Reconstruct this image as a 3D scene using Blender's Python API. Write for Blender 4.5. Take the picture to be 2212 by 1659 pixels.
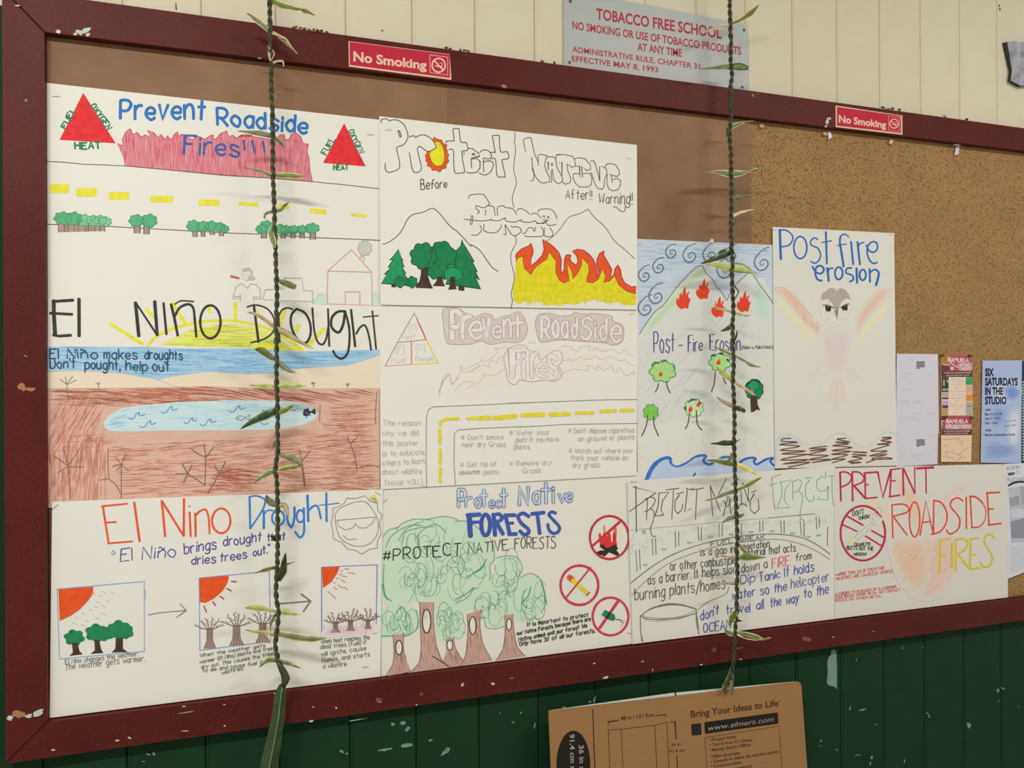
import bpy, math, random
from mathutils import Vector, Matrix
random.seed(7)
for o in list(bpy.data.objects): bpy.data.objects.remove(o)
SC = bpy.context.scene; COL = SC.collection
# ---------------------------------------------------------------- camera, world, lights, exposure
FPX, CX, CY = 1700.0, 1106.0, 829.5
TH, RHO, DW, EYE = math.atan(1700.0/4944.0), 0.0058, 1.5, 1.57
CAM = Vector((0, -DW, EYE))
Fw = Vector((math.sin(TH), math.cos(TH), 0)); R0 = Vector((math.cos(TH), -math.sin(TH), 0)); D0 = Vector((0, 0, -1))
Rc = R0*math.cos(RHO) + D0*math.sin(RHO); Dc = D0*math.cos(RHO) - R0*math.sin(RHO)
cd = bpy.data.cameras.new('camera'); cam = bpy.data.objects.new('camera', cd); COL.objects.link(cam)
cd.sensor_width = 36; cd.lens = 36*FPX/2212; cd.clip_start = 0.01
cam.matrix_world = Matrix(((Rc.x, -Dc.x, -Fw.x, CAM.x), (Rc.y, -Dc.y, -Fw.y, CAM.y), (Rc.z, -Dc.z, -Fw.z, CAM.z), (0, 0, 0, 1)))
SC.camera = cam
W = bpy.data.worlds.new('world'); SC.world = W; W.use_nodes = True
W.node_tree.nodes['Background'].inputs[0].default_value = (1.0, 0.965, 0.89, 1)
W.node_tree.nodes['Background'].inputs[1].default_value = 0.50
def area(name, loc, tgt, sx, sy, power, col):
    l = bpy.data.lights.new(name, 'AREA'); l.shape = 'RECTANGLE'; l.size = sx; l.size_y = sy; l.energy = power; l.color = col
    o = bpy.data.objects.new(name, l); COL.objects.link(o); o.location = loc
    o.rotation_euler = (Vector(tgt)-Vector(loc)).to_track_quat('-Z', 'Y').to_euler(); return o
LCOL = (1.0, 0.965, 0.885)
area('tube_light', (-0.75, -1.75, 2.95), (-0.75, -0.9, 0.6), 1.1, 0.16, 56, LCOL)
area('tube_light', (1.95, -1.75, 2.95), (1.95, -0.9, 0.6), 1.1, 0.16, 36, LCOL)
SC.view_settings.view_transform = 'Standard'; SC.view_settings.look = 'None'
SC.view_settings.exposure = 0.0; SC.view_settings.gamma = 1.0; SC.view_settings.use_curve_mapping = False

# ---------------------------------------------------------------- geometry helpers
class Plane:                       # y = -(a + b x + c z): a sheet hung a little in front of the wall, maybe tilted
    def __init__(s, a, b=0.0, c=0.0): s.a, s.b, s.c = a, b, c
    def off(s, d): return Plane(s.a+d, s.b, s.c)
    def hit(s, px, py):
        d = Fw + Rc*((px-CX)/FPX) + Dc*((py-CY)/FPX)
        t = (DW - s.a - s.b*CAM.x - s.c*CAM.z)/(d.y + s.b*d.x + s.c*d.z)
        return CAM + d*t
def pt(px, py, h): return Plane(h).hit(px, py)
def lin(c): c /= 255.0; return c/12.92 if c <= 0.04045 else ((c+0.055)/1.055)**2.4
def hexc(h): return tuple(int(h[i:i+2], 16) for i in (0, 2, 4))
ILL = (0.90, 0.875, 0.80)
def alb(h, k=1.0):                 # colour as seen -> colour of the thing itself
    return tuple(min(0.88, lin(c)/(i*k)) for c, i in zip(hexc(h), ILL)) + (1,)
PAPER = alb('e3dfd0'); CUR = ['e3dfd0']
MATS = {}
def newmat(name):
    m = bpy.data.materials.new(name); m.use_nodes = True; nt = m.node_tree
    return m, nt, nt.nodes['Principled BSDF'], nt.nodes, nt.links
def noise(nt, scale, detail=3, vec=None, rough=0.55):
    n = nt.nodes.new('ShaderNodeTexNoise'); n.inputs['Scale'].default_value = scale; n.inputs['Detail'].default_value = detail
    n.inputs['Roughness'].default_value = rough
    if vec: nt.links.new(vec, n.inputs['Vector'])
    return n
def ramp(nt, src, stops):
    r = nt.nodes.new('ShaderNodeValToRGB'); e = r.color_ramp.elements
    while len(e) < len(stops): e.new(0.5)
    for i, (p, c) in enumerate(stops): e[i].position = p; e[i].color = c if len(c) == 4 else tuple(c)+(1,)
    nt.links.new(src, r.inputs[0]); return r
def mixc(nt, a, b, fac):
    m = nt.nodes.new('ShaderNodeMix'); m.data_type = 'RGBA'
    for s, v in ((0, fac), (6, a), (7, b)):
        if isinstance(v, (tuple, float, int)): m.inputs[s].default_value = v
        else: nt.links.new(v, m.inputs[s])
    return m.outputs[2]
def math_(nt, op, a, b=None):
    m = nt.nodes.new('ShaderNodeMath'); m.operation = op
    for i, v in enumerate((a, b)):
        if v is None: continue
        if isinstance(v, (float, int)): m.inputs[i].default_value = v
        else: nt.links.new(v, m.inputs[i])
    return m.outputs[0]
def coord(nt): 
    t = nt.nodes.new('ShaderNodeTexCoord'); return t.outputs['Object']
def bump(nt, bs, src, st, dist=0.001):
    b = nt.nodes.new('ShaderNodeBump'); b.inputs['Strength'].default_value = st; b.inputs['Distance'].default_value = dist
    nt.links.new(src, b.inputs['Height']); nt.links.new(b.outputs[0], bs.inputs['Normal'])
def streak(nt, ang, fine, along=0.06):
    co = coord(nt); a = math.radians(ang)
    def dot(v):
        d = nt.nodes.new('ShaderNodeVectorMath'); d.operation = 'DOT_PRODUCT'; nt.links.new(co, d.inputs[0]); d.inputs[1].default_value = v; return d.outputs['Value']
    c = nt.nodes.new('ShaderNodeCombineXYZ')
    nt.links.new(math_(nt, 'MULTIPLY', dot((math.cos(a), 0, math.sin(a))), fine*along), c.inputs[0])
    nt.links.new(math_(nt, 'MULTIPLY', dot((-math.sin(a), 0, math.cos(a))), fine), c.inputs[1])
    return c.outputs[0]
def ink(h, kind='m', ang=0, cover=0.75, base=None):
    """flat drawing colour on paper. m = marker, c = coloured pencil/crayon streaks (paper shows through), p = pencil"""
    key = (h, kind, ang, cover, base or CUR[0]); PAPER = alb(base or CUR[0])
    if key in MATS: return MATS[key]
    m, nt, bs, N, L = newmat({'m': 'marker_ink', 'c': 'coloured_pencil', 'p': 'pencil', 't': 'printed_ink'}[kind])
    col = alb(h); bs.inputs['Roughness'].default_value = 0.65; bs.inputs['Specular IOR Level'].default_value = 0.25
    at = N.new('ShaderNodeAttribute'); at.attribute_name = 'cover'
    if kind in 'mt':
        n = noise(nt, 90, 3, coord(nt))
        v = 0.08 if kind == 'm' else 0.04
        dk = tuple(c*(1-v) for c in col[:3])+(1,); lt = tuple(min(0.9, c*(1+v)+0.01*(kind == 'm')) for c in col[:3])+(1,)
        c = mixc(nt, dk, lt, ramp(nt, n.outputs[0], [(0.35, (0, 0, 0)), (0.65, (1, 1, 1))]).outputs[0])
        c = mixc(nt, PAPER, c, at.outputs['Fac'])
    else:
        n = noise(nt, 1.0, 4, streak(nt, ang, 420 if kind == 'c' else 600), 0.7)
        g = noise(nt, 900, 2, coord(nt))
        f = math_(nt, 'ADD', ramp(nt, n.outputs[0], [(0.28, (0, 0, 0)), (0.68, (1, 1, 1))]).outputs[0], math_(nt, 'MULTIPLY', math_(nt, 'SUBTRACT', g.outputs[0], 0.5), 0.5))
        f = math_(nt, 'ADD', math_(nt, 'MULTIPLY', f, (1-cover)*1.6 if cover > 0.5 else cover), cover-0.35*(1-abs(2*cover-1)))
        f = math_(nt, 'MULTIPLY', f, at.outputs['Fac']); f = math_(nt, 'MINIMUM', math_(nt, 'MAXIMUM', f, 0.0), 1.0)
        c = mixc(nt, PAPER, col, f)
    if isinstance(c, bpy.types.NodeSocket): L.new(c, bs.inputs['Base Color'])
    MATS[key] = m; return m
def plain(name, h, rough=0.6, var=0.1, scale=60, k=1.0, metal=0, spec=0.5, bmp=0):
    key = (name, h, rough, k)
    if key in MATS: return MATS[key]
    m, nt, bs, N, L = newmat(name); c = alb(h, k); n = noise(nt, scale, 4, coord(nt))
    dk = tuple(x*(1-var) for x in c[:3])+(1,); lt = tuple(min(.92, x*(1+var)) for x in c[:3])+(1,)
    L.new(mixc(nt, dk, lt, n.outputs[0]), bs.inputs['Base Color']); bs.inputs['Roughness'].default_value = rough
    bs.inputs['Metallic'].default_value = metal; bs.inputs['Specular IOR Level'].default_value = spec
    if bmp: bump(nt, bs, n.outputs[0], bmp)
    MATS[key] = m; return m

class MB:                          # collects faces, then links them as ONE object
    def __init__(s): s.v, s.f, s.m, s.c, s.mats = [], [], [], [], []
    def mi(s, mat):
        if mat not in s.mats: s.mats.append(mat)
        return s.mats.index(mat)
    def add(s, vs, fs, mat, cov=None):
        b = len(s.v); s.v += [tuple(v) for v in vs]; s.c += list(cov) if cov else [1.0]*len(vs)
        i = s.mi(mat)
        for f in fs: s.f.append(tuple(b+k for k in f)); s.m.append(i)
    def box(s, a, b, mat):
        (x0, y0, z0), (x1, y1, z1) = a, b
        vs = [(x, y, z) for x in (x0, x1) for y in (y0, y1) for z in (z0, z1)]
        s.add(vs, [(0, 1, 3, 2), (4, 6, 7, 5), (0, 4, 5, 1), (2, 3, 7, 6), (0, 2, 6, 4), (1, 5, 7, 3)], mat)
    def slab(s, front, back, mat):   # two loops of equal length
        n = len(front); fs = [tuple(range(n)), tuple(range(2*n-1, n-1, -1))]
        fs += [(i, n+i, n+(i+1) % n, (i+1) % n) for i in range(n)]
        s.add(list(front)+list(back), fs, mat)
    def tube(s, pts, rads, mat, seg=8):
        n = len(pts); vs = []
        for i, p in enumerate(pts):
            t = (pts[min(n-1, i+1)]-pts[max(0, i-1)]).normalized(); u = t.cross(Vector((0, 1, 0.01))).normalized(); w = t.cross(u)
            r = rads[i] if hasattr(rads, '__len__') else rads
            vs += [p+(u*math.cos(2*math.pi*k/seg)+w*math.sin(2*math.pi*k/seg))*r for k in range(seg)]
        fs = [(i*seg+k, i*seg+(k+1) % seg, (i+1)*seg+(k+1) % seg, (i+1)*seg+k) for i in range(n-1) for k in range(seg)]
        fs += [tuple(range(seg-1, -1, -1)), tuple((n-1)*seg+k for k in range(seg))]
        s.add(vs, fs, mat)
    def build(s, name, parent=None, loc=None, smooth=False):
        if not s.v: return None
        org = parent['_o'] if parent is not None else (tuple(loc) if loc else (0, 0, 0))
        org = Vector(org)
        me = bpy.data.meshes.new(name); me.from_pydata([tuple(Vector(v)-org) for v in s.v], [], s.f)
        for m in s.mats: me.materials.append(m)
        me.polygons.foreach_set('material_index', s.m)
        a = me.attributes.new('cover', 'FLOAT', 'POINT'); a.data.foreach_set('value', s.c)
        if smooth: me.polygons.foreach_set('use_smooth', [True]*len(s.f))
        me.update(); o = bpy.data.objects.new(name, me); COL.objects.link(o)
        if parent is not None: o.parent = parent
        else: o.location = org
        o['_o'] = tuple(org); return o
def tag(o, label=None, cat=None, group=None, kind=None):
    for k, v in (('label', label), ('category', cat), ('group', group), ('kind', kind)):
        if v: o[k] = v
    return o
def empty(name, loc):
    o = bpy.data.objects.new(name, None); COL.objects.link(o); o.location = loc; o['_o'] = tuple(loc); o.empty_display_size = 0.05; return o

# ---------------------------------------------------------------- 2D curves in photo pixels
def cat(p, closed=False, k=5):
    n = len(p)
    if n < 3: return list(p)
    out = []; rng = range(n if closed else n-1)
    g = (lambda i: p[i % n]) if closed else (lambda i: p[max(0, min(n-1, i))])
    for i in rng:
        a, b, c, d = g(i-1), g(i), g(i+1), g(i+2)
        for j in range(k):
            t = j/k; t2, t3 = t*t, t*t*t
            out.append(tuple(0.5*(2*b[q]+(c[q]-a[q])*t+(2*a[q]-5*b[q]+4*c[q]-d[q])*t2+(3*b[q]-a[q]-3*c[q]+d[q])*t3) for q in (0, 1)))
    if not closed: out.append(tuple(p[-1]))
    return out
FR = [0.0, 0.0, 1.0]
def fr(x, y, s=5.53): FR[:] = [x, y, s]
def T(s):
    if not isinstance(s, str): return [(FR[0]+x/FR[2], FR[1]+y/FR[2]) for x, y in s]
    v = [float(a) for a in s.replace(',', ' ').split()]
    return [(FR[0]+v[i]/FR[2], FR[1]+v[i+1]/FR[2]) for i in range(0, len(v), 2)]
GL = {'A': '003960 1353', 'B': '0009 ~0949574505 ~0545625000', 'C': '~68491804114061', 'D': '0009 ~094966634000', 'E': '69090060 0545', 'F': '690900 0545',
'G': '~68491804114061 616343', 'H': '0009 6069 0565', 'I': '0009', 'J': '~5952401103', 'K': '0009 0469 2560', 'L': '090060', 'M': '0009336960', 'N': '00096069'.replace('00096069', '00096069'),
'O': '~391804113051645839', 'P': '0009 ~0949674404', 'Q': '~391804113051645839 3260', 'R': '0009 ~0949674404 2460', 'S': '~68491816355462401001', 'T': '3039 0969',
'U': '~09031130516369', 'V': '093069', 'W': '0920476089', 'X': '0069 0960', 'Y': '093569 3530', 'Z': '09690060',
'a': '~55361503113052 5650', 'b': '0900 ~042655523001', 'c': '~55361503113051', 'd': '5950 ~54361503113052', 'e': '0353 ~5355361503113051', 'f': '~59392720 0545',
'g': '~55361503113052 ~56525y2z0y', 'h': '0900 ~0326465450', 'i': '0600 0808', 'j': '~161y0z 1818', 'k': '0900 0256 2350', 'l': '0900', 'm': '0600 ~04263530 ~34566560',
'n': '0600 ~0426465450', 'o': '~2604022040534526', 'p': '060z ~042655523001', 'q': '~55361503113052 565z', 'r': '0600 ~042646', 's': '~553616143352402001', 't': '2920 0646',
'u': '~0602103052 5650', 'v': '062056', 'w': '0610355066', 'x': '0650 0056', 'y': '0621 560z', 'z': '06560050', 'ñ': '0600 ~0426465450 ~08193748',
'0': '~391804113051645839', '1': '173930', '2': '~0729585500 0060', '3': '~0829585625 ~2554512001', '4': '40490363', '5': '590905 ~053654512001', '6': '~5927031040533503',
'7': '096920', '8': '~39181635565839 ~350310506335', '9': '~56340629585430', '.': '0000', ',': '010y', '!': '0903 0000', "'": '0907', '-': '0444', '#': '1128 4158 0363 0666',
'%': '0069 ~0818170708 5251', '(': '~2906032z', ')': '~0926230z', '/': '0y49', ':': '0101 0505', '"': '0907 2927', '?': '~0829573430 3030'}
YM = {'x': -1, 'y': -2, 'z': -3}
def glyph(ch):
    out = []
    for st in GL.get(ch, '').split():
        sm = st[0] == '~'; st = st.lstrip('~')
        out.append((sm, [(int(st[i]), YM[st[i+1]] if st[i+1] in YM else int(st[i+1])) for i in range(0, len(st)-1, 2)]))
    w = max([p[0] for _, s in out for p in s] or [2]); return w, out

class Art:
    """drawings on one sheet; every mark is a thin film on the sheet, in drawing order"""
    def __init__(s, obj, plane): s.o, s.pl, s.n, s.mb, s.name, s.fix, s.clip = obj, plane, 0, None, None, False, (-1e4, 1e4)
    def part(s, name, label=None):
        s.flush(); s.mb = MB(); s.name = name; s.lab = label; s.n += 6
    def flush(s):
        if s.mb and s.mb.v:
            o = s.mb.build(s.name, s.o)
            if getattr(s, 'lab', None): o['label'] = s.lab
        s.mb = None
    def lift(s):
        if not s.fix: s.n += 1
        return s.pl.off(0.0001+s.n*1.3e-6)
    def fill(s, pts, mat, smooth=False):
        p = cat(T(pts), True) if smooth else T(pts); pl = s.lift()
        s.mb.add([pl.hit(*q) for q in p], [tuple(range(len(p)))], mat)
    def soft(s, pts, mat, edge=0.35):
        p = cat(T(pts), True); pl = s.lift(); n = len(p)
        cx = sum(q[0] for q in p)/n; cy = sum(q[1] for q in p)/n
        vs, cv, fs = [], [], []
        K = [1.0, 1-edge*0.4, 1-edge*0.75, 1-edge, 0.0]; CV = [0, 0.35, 0.8, 1, 1]
        for k, c in zip(K, CV):
            pr = pl.off(2e-6*(1-k))
            for q in p: vs.append(pr.hit(cx+(q[0]-cx)*k, cy+(q[1]-cy)*k)); cv.append(c)
        for r in range(len(K)-1):
            for i in range(n): fs.append((r*n+i, r*n+(i+1) % n, (r+1)*n+(i+1) % n, (r+1)*n+i))
        s.mb.add(vs, fs, mat, cv); s.n += 4
    def rib(s, p, w, mat, closed=False, soft=False, pl=None, jit=0.08):
        q = [p[0]]
        for a in p[1:]:
            if abs(a[0]-q[-1][0])+abs(a[1]-q[-1][1]) > 0.05: q.append(a)
        if len(q) < 2: q = [(p[0][0], p[0][1]-w*0.45), (p[0][0]+0.01, p[0][1]+w*0.45)]
        p = q; n = len(p)
        if pl is None: pl = s.lift(); s.n += n*0.02
        L, R, M = [], [], []; ws = w if hasattr(w, '__len__') else None
        for i in range(n):
            if closed: a, b = p[i-1], p[(i+1) % n]
            else: a, b = p[max(0, i-1)], p[min(n-1, i+1)]
            dx, dy = b[0]-a[0], b[1]-a[1]; l = math.hypot(dx, dy) or 1; dx /= l; dy /= l
            ww = (ws[min(len(ws)-1, int(i*len(ws)/n))] if ws else w)/2*(1+random.uniform(-jit, jit))
            if 0 < i < n-1 or closed:
                e1 = (p[i][0]-a[0], p[i][1]-a[1]); l1 = math.hypot(*e1) or 1
                cs = max(0.6, (e1[0]*dx+e1[1]*dy)/l1); ww /= cs
            x, y = p[i]
            L.append((x-dy*ww, y+dx*ww)); R.append((x+dy*ww, y-dx*ww)); M.append((x, y))
        if not closed and not soft:
            def cap(i, sg):
                a, b = (p[0], p[1]) if sg < 0 else (p[-1], p[-2]); dx, dy = a[0]-b[0], a[1]-b[1]; l = math.hypot(dx, dy) or 1
                ww = math.hypot(L[i][0]-R[i][0], L[i][1]-R[i][1])/2; ex, ey = dx/l*ww*0.6, dy/l*ww*0.6
                return tuple((M[i][0]+(q[0]-M[i][0])*0.55+ex, M[i][1]+(q[1]-M[i][1])*0.55+ey) for q in (L[i], R[i]))
            l0, r0 = cap(0, -1); l1, r1 = cap(n-1, 1)
            L = [l0]+L+[l1]; R = [r0]+R+[r1]; n += 2
        m = n if closed else n-1
        if soft:
            cl = lambda q: [(min(max(x, s.clip[0]), s.clip[1]), y) for x, y in q]; L, R, M = cl(L), cl(R), cl(M); s.n += 2
            M2 = M; vs = [pl.hit(*q) for q in L+M2+R]; e = max(1, n*.22); cv = [0]*n+[1 if closed else min(1, i/e, (n-1-i)/e) for i in range(n)]+[0]*n
            fs = [f for i in range(m) for f in ((i, (i+1) % n, n+(i+1) % n, n+i), (n+i, n+(i+1) % n, 2*n+(i+1) % n, 2*n+i))]
            s.mb.add(vs, fs, mat, cv)
        else:
            s.mb.add([pl.off((i % n)*0.2e-6).hit(*q) for i, q in enumerate(L+R)], [(i, (i+1) % n, n+(i+1) % n, n+i) for i in range(m)], mat)
    def line(s, pts, w, mat, smooth=False, closed=False, soft=False):      # w in frame units
        p = T(pts)
        if smooth: p = cat(p, closed)
        s.rib(p, w/FR[2] if not hasattr(w, '__len__') else [x/FR[2] for x in w], mat, closed, soft)
    def lines(s, txt, w, mat, smooth=False):
        for l in txt.split(';'):
            if l.strip(): s.line(l, w, mat, smooth)
    def ell(s, cx, cy, rx, ry, mat=None, w=None, line=None, rot=0, n=28):
        c, d = math.cos(rot), math.sin(rot)
        p = [(cx+rx*math.cos(2*math.pi*i/n)*c-ry*math.sin(2*math.pi*i/n)*d, cy+rx*math.cos(2*math.pi*i/n)*d+ry*math.sin(2*math.pi*i/n)*c) for i in range(n)]
        if mat: s.fill(p, mat)
        if line: s.line(p, w, line, closed=True)
    def cloud(s, cx, cy, rx, ry, mat=None, w=0, line=None, n=7, bump=0.16, ph=0.3):
        p = []; k = n*7
        for i in range(k):
            a = 2*math.pi*i/k; r = 1-bump+bump*abs(math.sin(a*n/2+ph))*1.6
            p.append((cx+rx*r*math.cos(a), cy+ry*r*math.sin(a)))
        if mat: s.fill(p, mat)
        if line: s.line(p, w, line, closed=True)
    def text(s, txt, a, b, h, w, mat, perp=False, inner=None, iw=0, jit=0.25, slant=0.0):
        """hand lettering with its baseline from a to b (frame units), capitals h high"""
        (x0, y0), (x1, y1) = T([a, b]); hh = h if hasattr(h, '__len__') else (h, h); hh = [q/FR[2] for q in hh]
        gs = [(5.2, []) if c == ' ' else glyph(c) for c in txt]; gap = 2.3 if inner is None else 3.0
        tot = sum(g[0]+(gap if c != ' ' else 0) for g, c in zip(gs, txt))-gap
        bl = math.hypot(x1-x0, y1-y0); ux, uy = (x1-x0)/bl, (y1-y0)/bl
        vx, vy = (uy, -ux) if perp else (-0.006, -1.0)
        sx = bl/max(tot, 1); x = 0; gi = 0; jt = min(1, jit*4)
        for (gw, ss), ch in zip(gs, txt):
            t = x/max(tot, 1); hc = (hh[0]+(hh[1]-hh[0])*t)/9
            oy = random.uniform(-jit, jit)*hc*1.3; hc *= 1+random.uniform(-.09, .09)*jt; lean = random.uniform(-.10, .10)*jt
            polys = []
            for sm, q in ss:
                pp = [(x0+ux*(x+px)*sx+vx*(py*hc+oy)+ux*(slant+lean)*py*sx, y0+uy*(x+px)*sx+vy*(py*hc+oy)) for px, py in q]
                polys.append(cat(pp) if sm else pp)
            if inner is not None:
                for pp in polys: s.rib(pp, w/FR[2], mat, pl=s.lift()); s.n += 1
                for pp in polys: s.rib(pp, iw/FR[2], inner, pl=s.lift()); s.n += 1
            else:
                gi = (gi+1) % 2
                for k_, pp in enumerate(polys): s.rib(pp, w/FR[2], mat, pl=s.pl.off(0.0001+s.n*1.3e-6+k_*2.2e-6+gi*7e-6))
            x += gw+(gap if ch != ' ' else 0)
        s.n += 9
    def hatch(s, pts, mats, n, ln, w, ang, jit=8, bend=0.0):
        """many separate pencil strokes inside a region"""
        p = T(pts); xs = [q[0] for q in p]; ys = [q[1] for q in p]
        def ins(x, y):
            c = False; j = len(p)-1
            for i in range(len(p)):
                if (p[i][1] > y) != (p[j][1] > y) and x < (p[j][0]-p[i][0])*(y-p[i][1])/(p[j][1]-p[i][1])+p[i][0]: c = not c
                j = i
            return c
        s.n += 1; base = s.n
        for k in range(n):
            x, y = random.uniform(min(xs), max(xs)), random.uniform(min(ys), max(ys))
            a = math.radians((ang(x, y) if callable(ang) else ang)+random.uniform(-jit, jit)); l = ln/FR[2]*random.uniform(.5, 1.2)
            q = []
            for i in range(6):
                t = i/5-.5; q.append((x+math.cos(a)*l*t-math.sin(a)*bend*l*(t*t-.1), y+math.sin(a)*l*t+math.cos(a)*bend*l*(t*t-.1)))
            if all(ins(*z) for z in q): s.rib(q, [w/FR[2]*z for z in (.4, 1, 1, .9, .6, .3)], random.choice(mats), pl=s.pl.off(0.0001+(base+random.uniform(0, 14))*1.3e-6))
        s.n += 12
    def flat(s, q, mat): s.fill(q, mat)
def ptext(art, txt, a, b, h, mat, bold=0.0, slant=0.0, perp=False, sx=1.0):
    """printed lettering: outlines of Blender's own font laid along a baseline"""
    cu = bpy.data.curves.new('t', 'FONT'); cu.body = txt; cu.offset = bold; cu.resolution_u = 3; cu.shear = slant
    ob = bpy.data.objects.new('t', cu); COL.objects.link(ob); dg = bpy.context.evaluated_depsgraph_get()
    me = bpy.data.meshes.new_from_object(ob.evaluated_get(dg)); vs = [v.co.copy() for v in me.vertices]; fs = [tuple(p.vertices) for p in me.polygons]
    bpy.data.objects.remove(ob); bpy.data.curves.remove(cu); bpy.data.meshes.remove(me)
    if not vs: return
    mx0 = min(v.x for v in vs); mx1 = max(v.x for v in vs); cap = 0.73
    (x0, y0), (x1, y1) = T([a, b]); hh = h if hasattr(h, '__len__') else (h, h); hh = [q/FR[2] for q in hh]
    bl = math.hypot(x1-x0, y1-y0); ux, uy = (x1-x0)/bl, (y1-y0)/bl; vx, vy = (uy, -ux) if perp else (-0.006, -1)
    pl = art.lift(); out = []
    for v in vs:
        t = (v.x-mx0)/(mx1-mx0); k = v.y/cap*(hh[0]+(hh[1]-hh[0])*t)
        out.append(pl.hit(x0+ux*bl*t+vx*k, y0+uy*bl*t+vy*k))
    art.mb.add(out, fs, mat)
# ---------------------------------------------------------------- the wall of grooved planks, floor, ceiling
PW = 0.1266; X0 = 1.5*0.0419; CEIL = 3.0
ZS = pt(5, 12, 0).z
def wallmat():
    m, nt, bs, N, L = newmat('two_tone_wall_paint'); co = coord(nt)
    sp = N.new('ShaderNodeSeparateXYZ'); L.new(co, sp.inputs[0])
    oi = N.new('ShaderNodeObjectInfo')
    n = noise(nt, 14, 5, co); n2 = noise(nt, 160, 3, co)
    cr = mixc(nt, alb('cfc5a6'), alb('dad2b6'), n.outputs[0]); gr = mixc(nt, alb('152c1a', .95), alb('1b3a22', .95), n.outputs[0])
    cr = mixc(nt, cr, alb('c8bd9c'), math_(nt, 'MULTIPLY', oi.outputs['Random'], 0.35))
    spk = ramp(nt, n2.outputs[0], [(0.70, (0, 0, 0)), (0.76, (1, 1, 1))]).outputs[0]
    gr = mixc(nt, gr, alb('3f5a48'), math_(nt, 'MULTIPLY', spk, 0.16))
    top = math_(nt, 'GREATER_THAN', sp.outputs[2], ZS)
    L.new(mixc(nt, gr, cr, top), bs.inputs['Base Color']); bs.inputs['Roughness'].default_value = 0.6; bs.inputs['Specular IOR Level'].default_value = 0.12
    bump(nt, bs, noise(nt, 60, 4, co).outputs[0], 0.25, 0.0008); return m
WM = wallmat()
mb = MB(); mb.box((-1.5, 0.02, 0), (3.4, 0.06, CEIL), plain('wall_core', '3a3a30', .8))
wall = tag(mb.build('wall_front', loc=(0, 0, 0)), kind='structure')
prof = [(0.0, 0.014), (0.0, 0.0045), (0.0014, 0.001), (0.0044, 0.0), (0.0064, 0.0011), (0.0082, 0.0), (PW-0.0036, 0.0), (PW-0.0012, 0.0012), (PW, 0.0045), (PW, 0.014)]
mb = MB(); k = len(prof)
mb.slab([(x, y, 0.0) for x, y in prof], [(x, y, CEIL) for x, y in prof], WM)
first = mb.build('plank', wall); me = first.data
first.location = (X0-11*PW, 0, 0)
for i in range(-10, 26):
    o = first.copy(); COL.objects.link(o); o.location = (X0+i*PW, 0, 0); o.parent = wall
mb = MB(); mb.box((-1.5, -3.2, -0.1), (3.4, 0.06, 0), plain('concrete', '8c877c', .85, .15, 9, bmp=.2)); tag(mb.build('floor'), kind='structure')
mb = MB(); mb.box((-1.5, -3.2, CEIL), (3.4, 0.06, CEIL+0.08), plain('ceiling_paint', 'd8d2bc', .8, .04, 5)); tag(mb.build('ceiling'), kind='structure')
for i, (x, lab) in enumerate(((-0.75, 'white ceiling tube lamp over the left end of the board'), (1.95, 'white ceiling tube lamp over the right end of the board'))):
    t = tag(empty('ceiling_lamp', (x, -1.75, CEIL)), lab, 'lamp')
    mb = MB(); mb.box((x-0.62, -1.84, CEIL-0.03), (x+0.62, -1.66, CEIL-0.001), plain('enamel', 'd8d6cc', .4)); mb.build('housing', t)
    em = bpy.data.materials.get('lit_tube') or bpy.data.materials.new('lit_tube'); em.use_nodes = True
    b = em.node_tree.nodes['Principled BSDF']; b.inputs['Emission Color'].default_value = LCOL+(1,); b.inputs['Emission Strength'].default_value = 2.0
    for y in (-1.80, -1.70):
        mb = MB(); mb.tube([Vector((x-0.58, y, CEIL-0.0455)), Vector((x+0.58, y, CEIL-0.0455))], 0.015, em, 10); mb.build('tube', t, smooth=True)

# ---------------------------------------------------------------- bulletin board
def maroon():
    m, nt, bs, N, L = newmat('maroon_gloss_paint'); co = coord(nt); n = noise(nt, 7, 5, co); f = noise(nt, 240, 2, co); g = noise(nt, 40, 5, co, .7)
    c = mixc(nt, alb('481310', .95), alb('5c2420', .95), n.outputs[0])
    c = mixc(nt, c, alb('3c100c', .95), ramp(nt, f.outputs[0], [(.55, (0, 0, 0)), (.72, (.7, .7, .7))]).outputs[0])
    c = mixc(nt, c, alb('8a5a4c'), ramp(nt, g.outputs[0], [(.68, (0, 0, 0)), (.80, (.45, .45, .45))]).outputs[0])
    L.new(c, bs.inputs['Base Color']); bs.inputs['Roughness'].default_value = 0.5; bs.inputs['Specular IOR Level'].default_value = 0.16
    bump(nt, bs, noise(nt, 90, 4, co).outputs[0], 0.3, 0.0006); return m
MAR = maroon(); FH = 0.024
board = tag(empty('bulletin_board', (0.9, 0, 0.9)), 'large brown bulletin board in a chipped maroon wooden frame', 'board')
def outer_t(x): return 1+.137*(x-197)
def inner_t(x): return 69.5+.1212*(x-101)
def outer_b(x): return 1650-.141*(x-12)
def inner_b(x): return 1559-.1274*(x-108)
XR, XI = 2700, 2640
def rail(name, px, lab=None, h=FH):
    f = [pt(x, y, h) for x, y in px]; c = sum(f, Vector())/len(f); g = []
    mb = MB(); fr_ = [c+(v-c)+(c-v).normalized()*0.0022 for v in f]
    bk = [Vector((v.x, -0.0002, v.z)) for v in f]; mid = [Vector((v.x, v.y+0.0022, v.z)) for v in f]; n = len(f)
    fs = [tuple(range(n)), tuple(range(3*n-1, 2*n-1, -1))]+[(i, n+i, n+(i+1) % n, (i+1) % n) for i in range(n)]+[(n+i, 2*n+i, 2*n+(i+1) % n, n+(i+1) % n) for i in range(n)]
    mb.add(fr_+mid+bk, fs, MAR); return mb.build(name, board)
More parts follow.
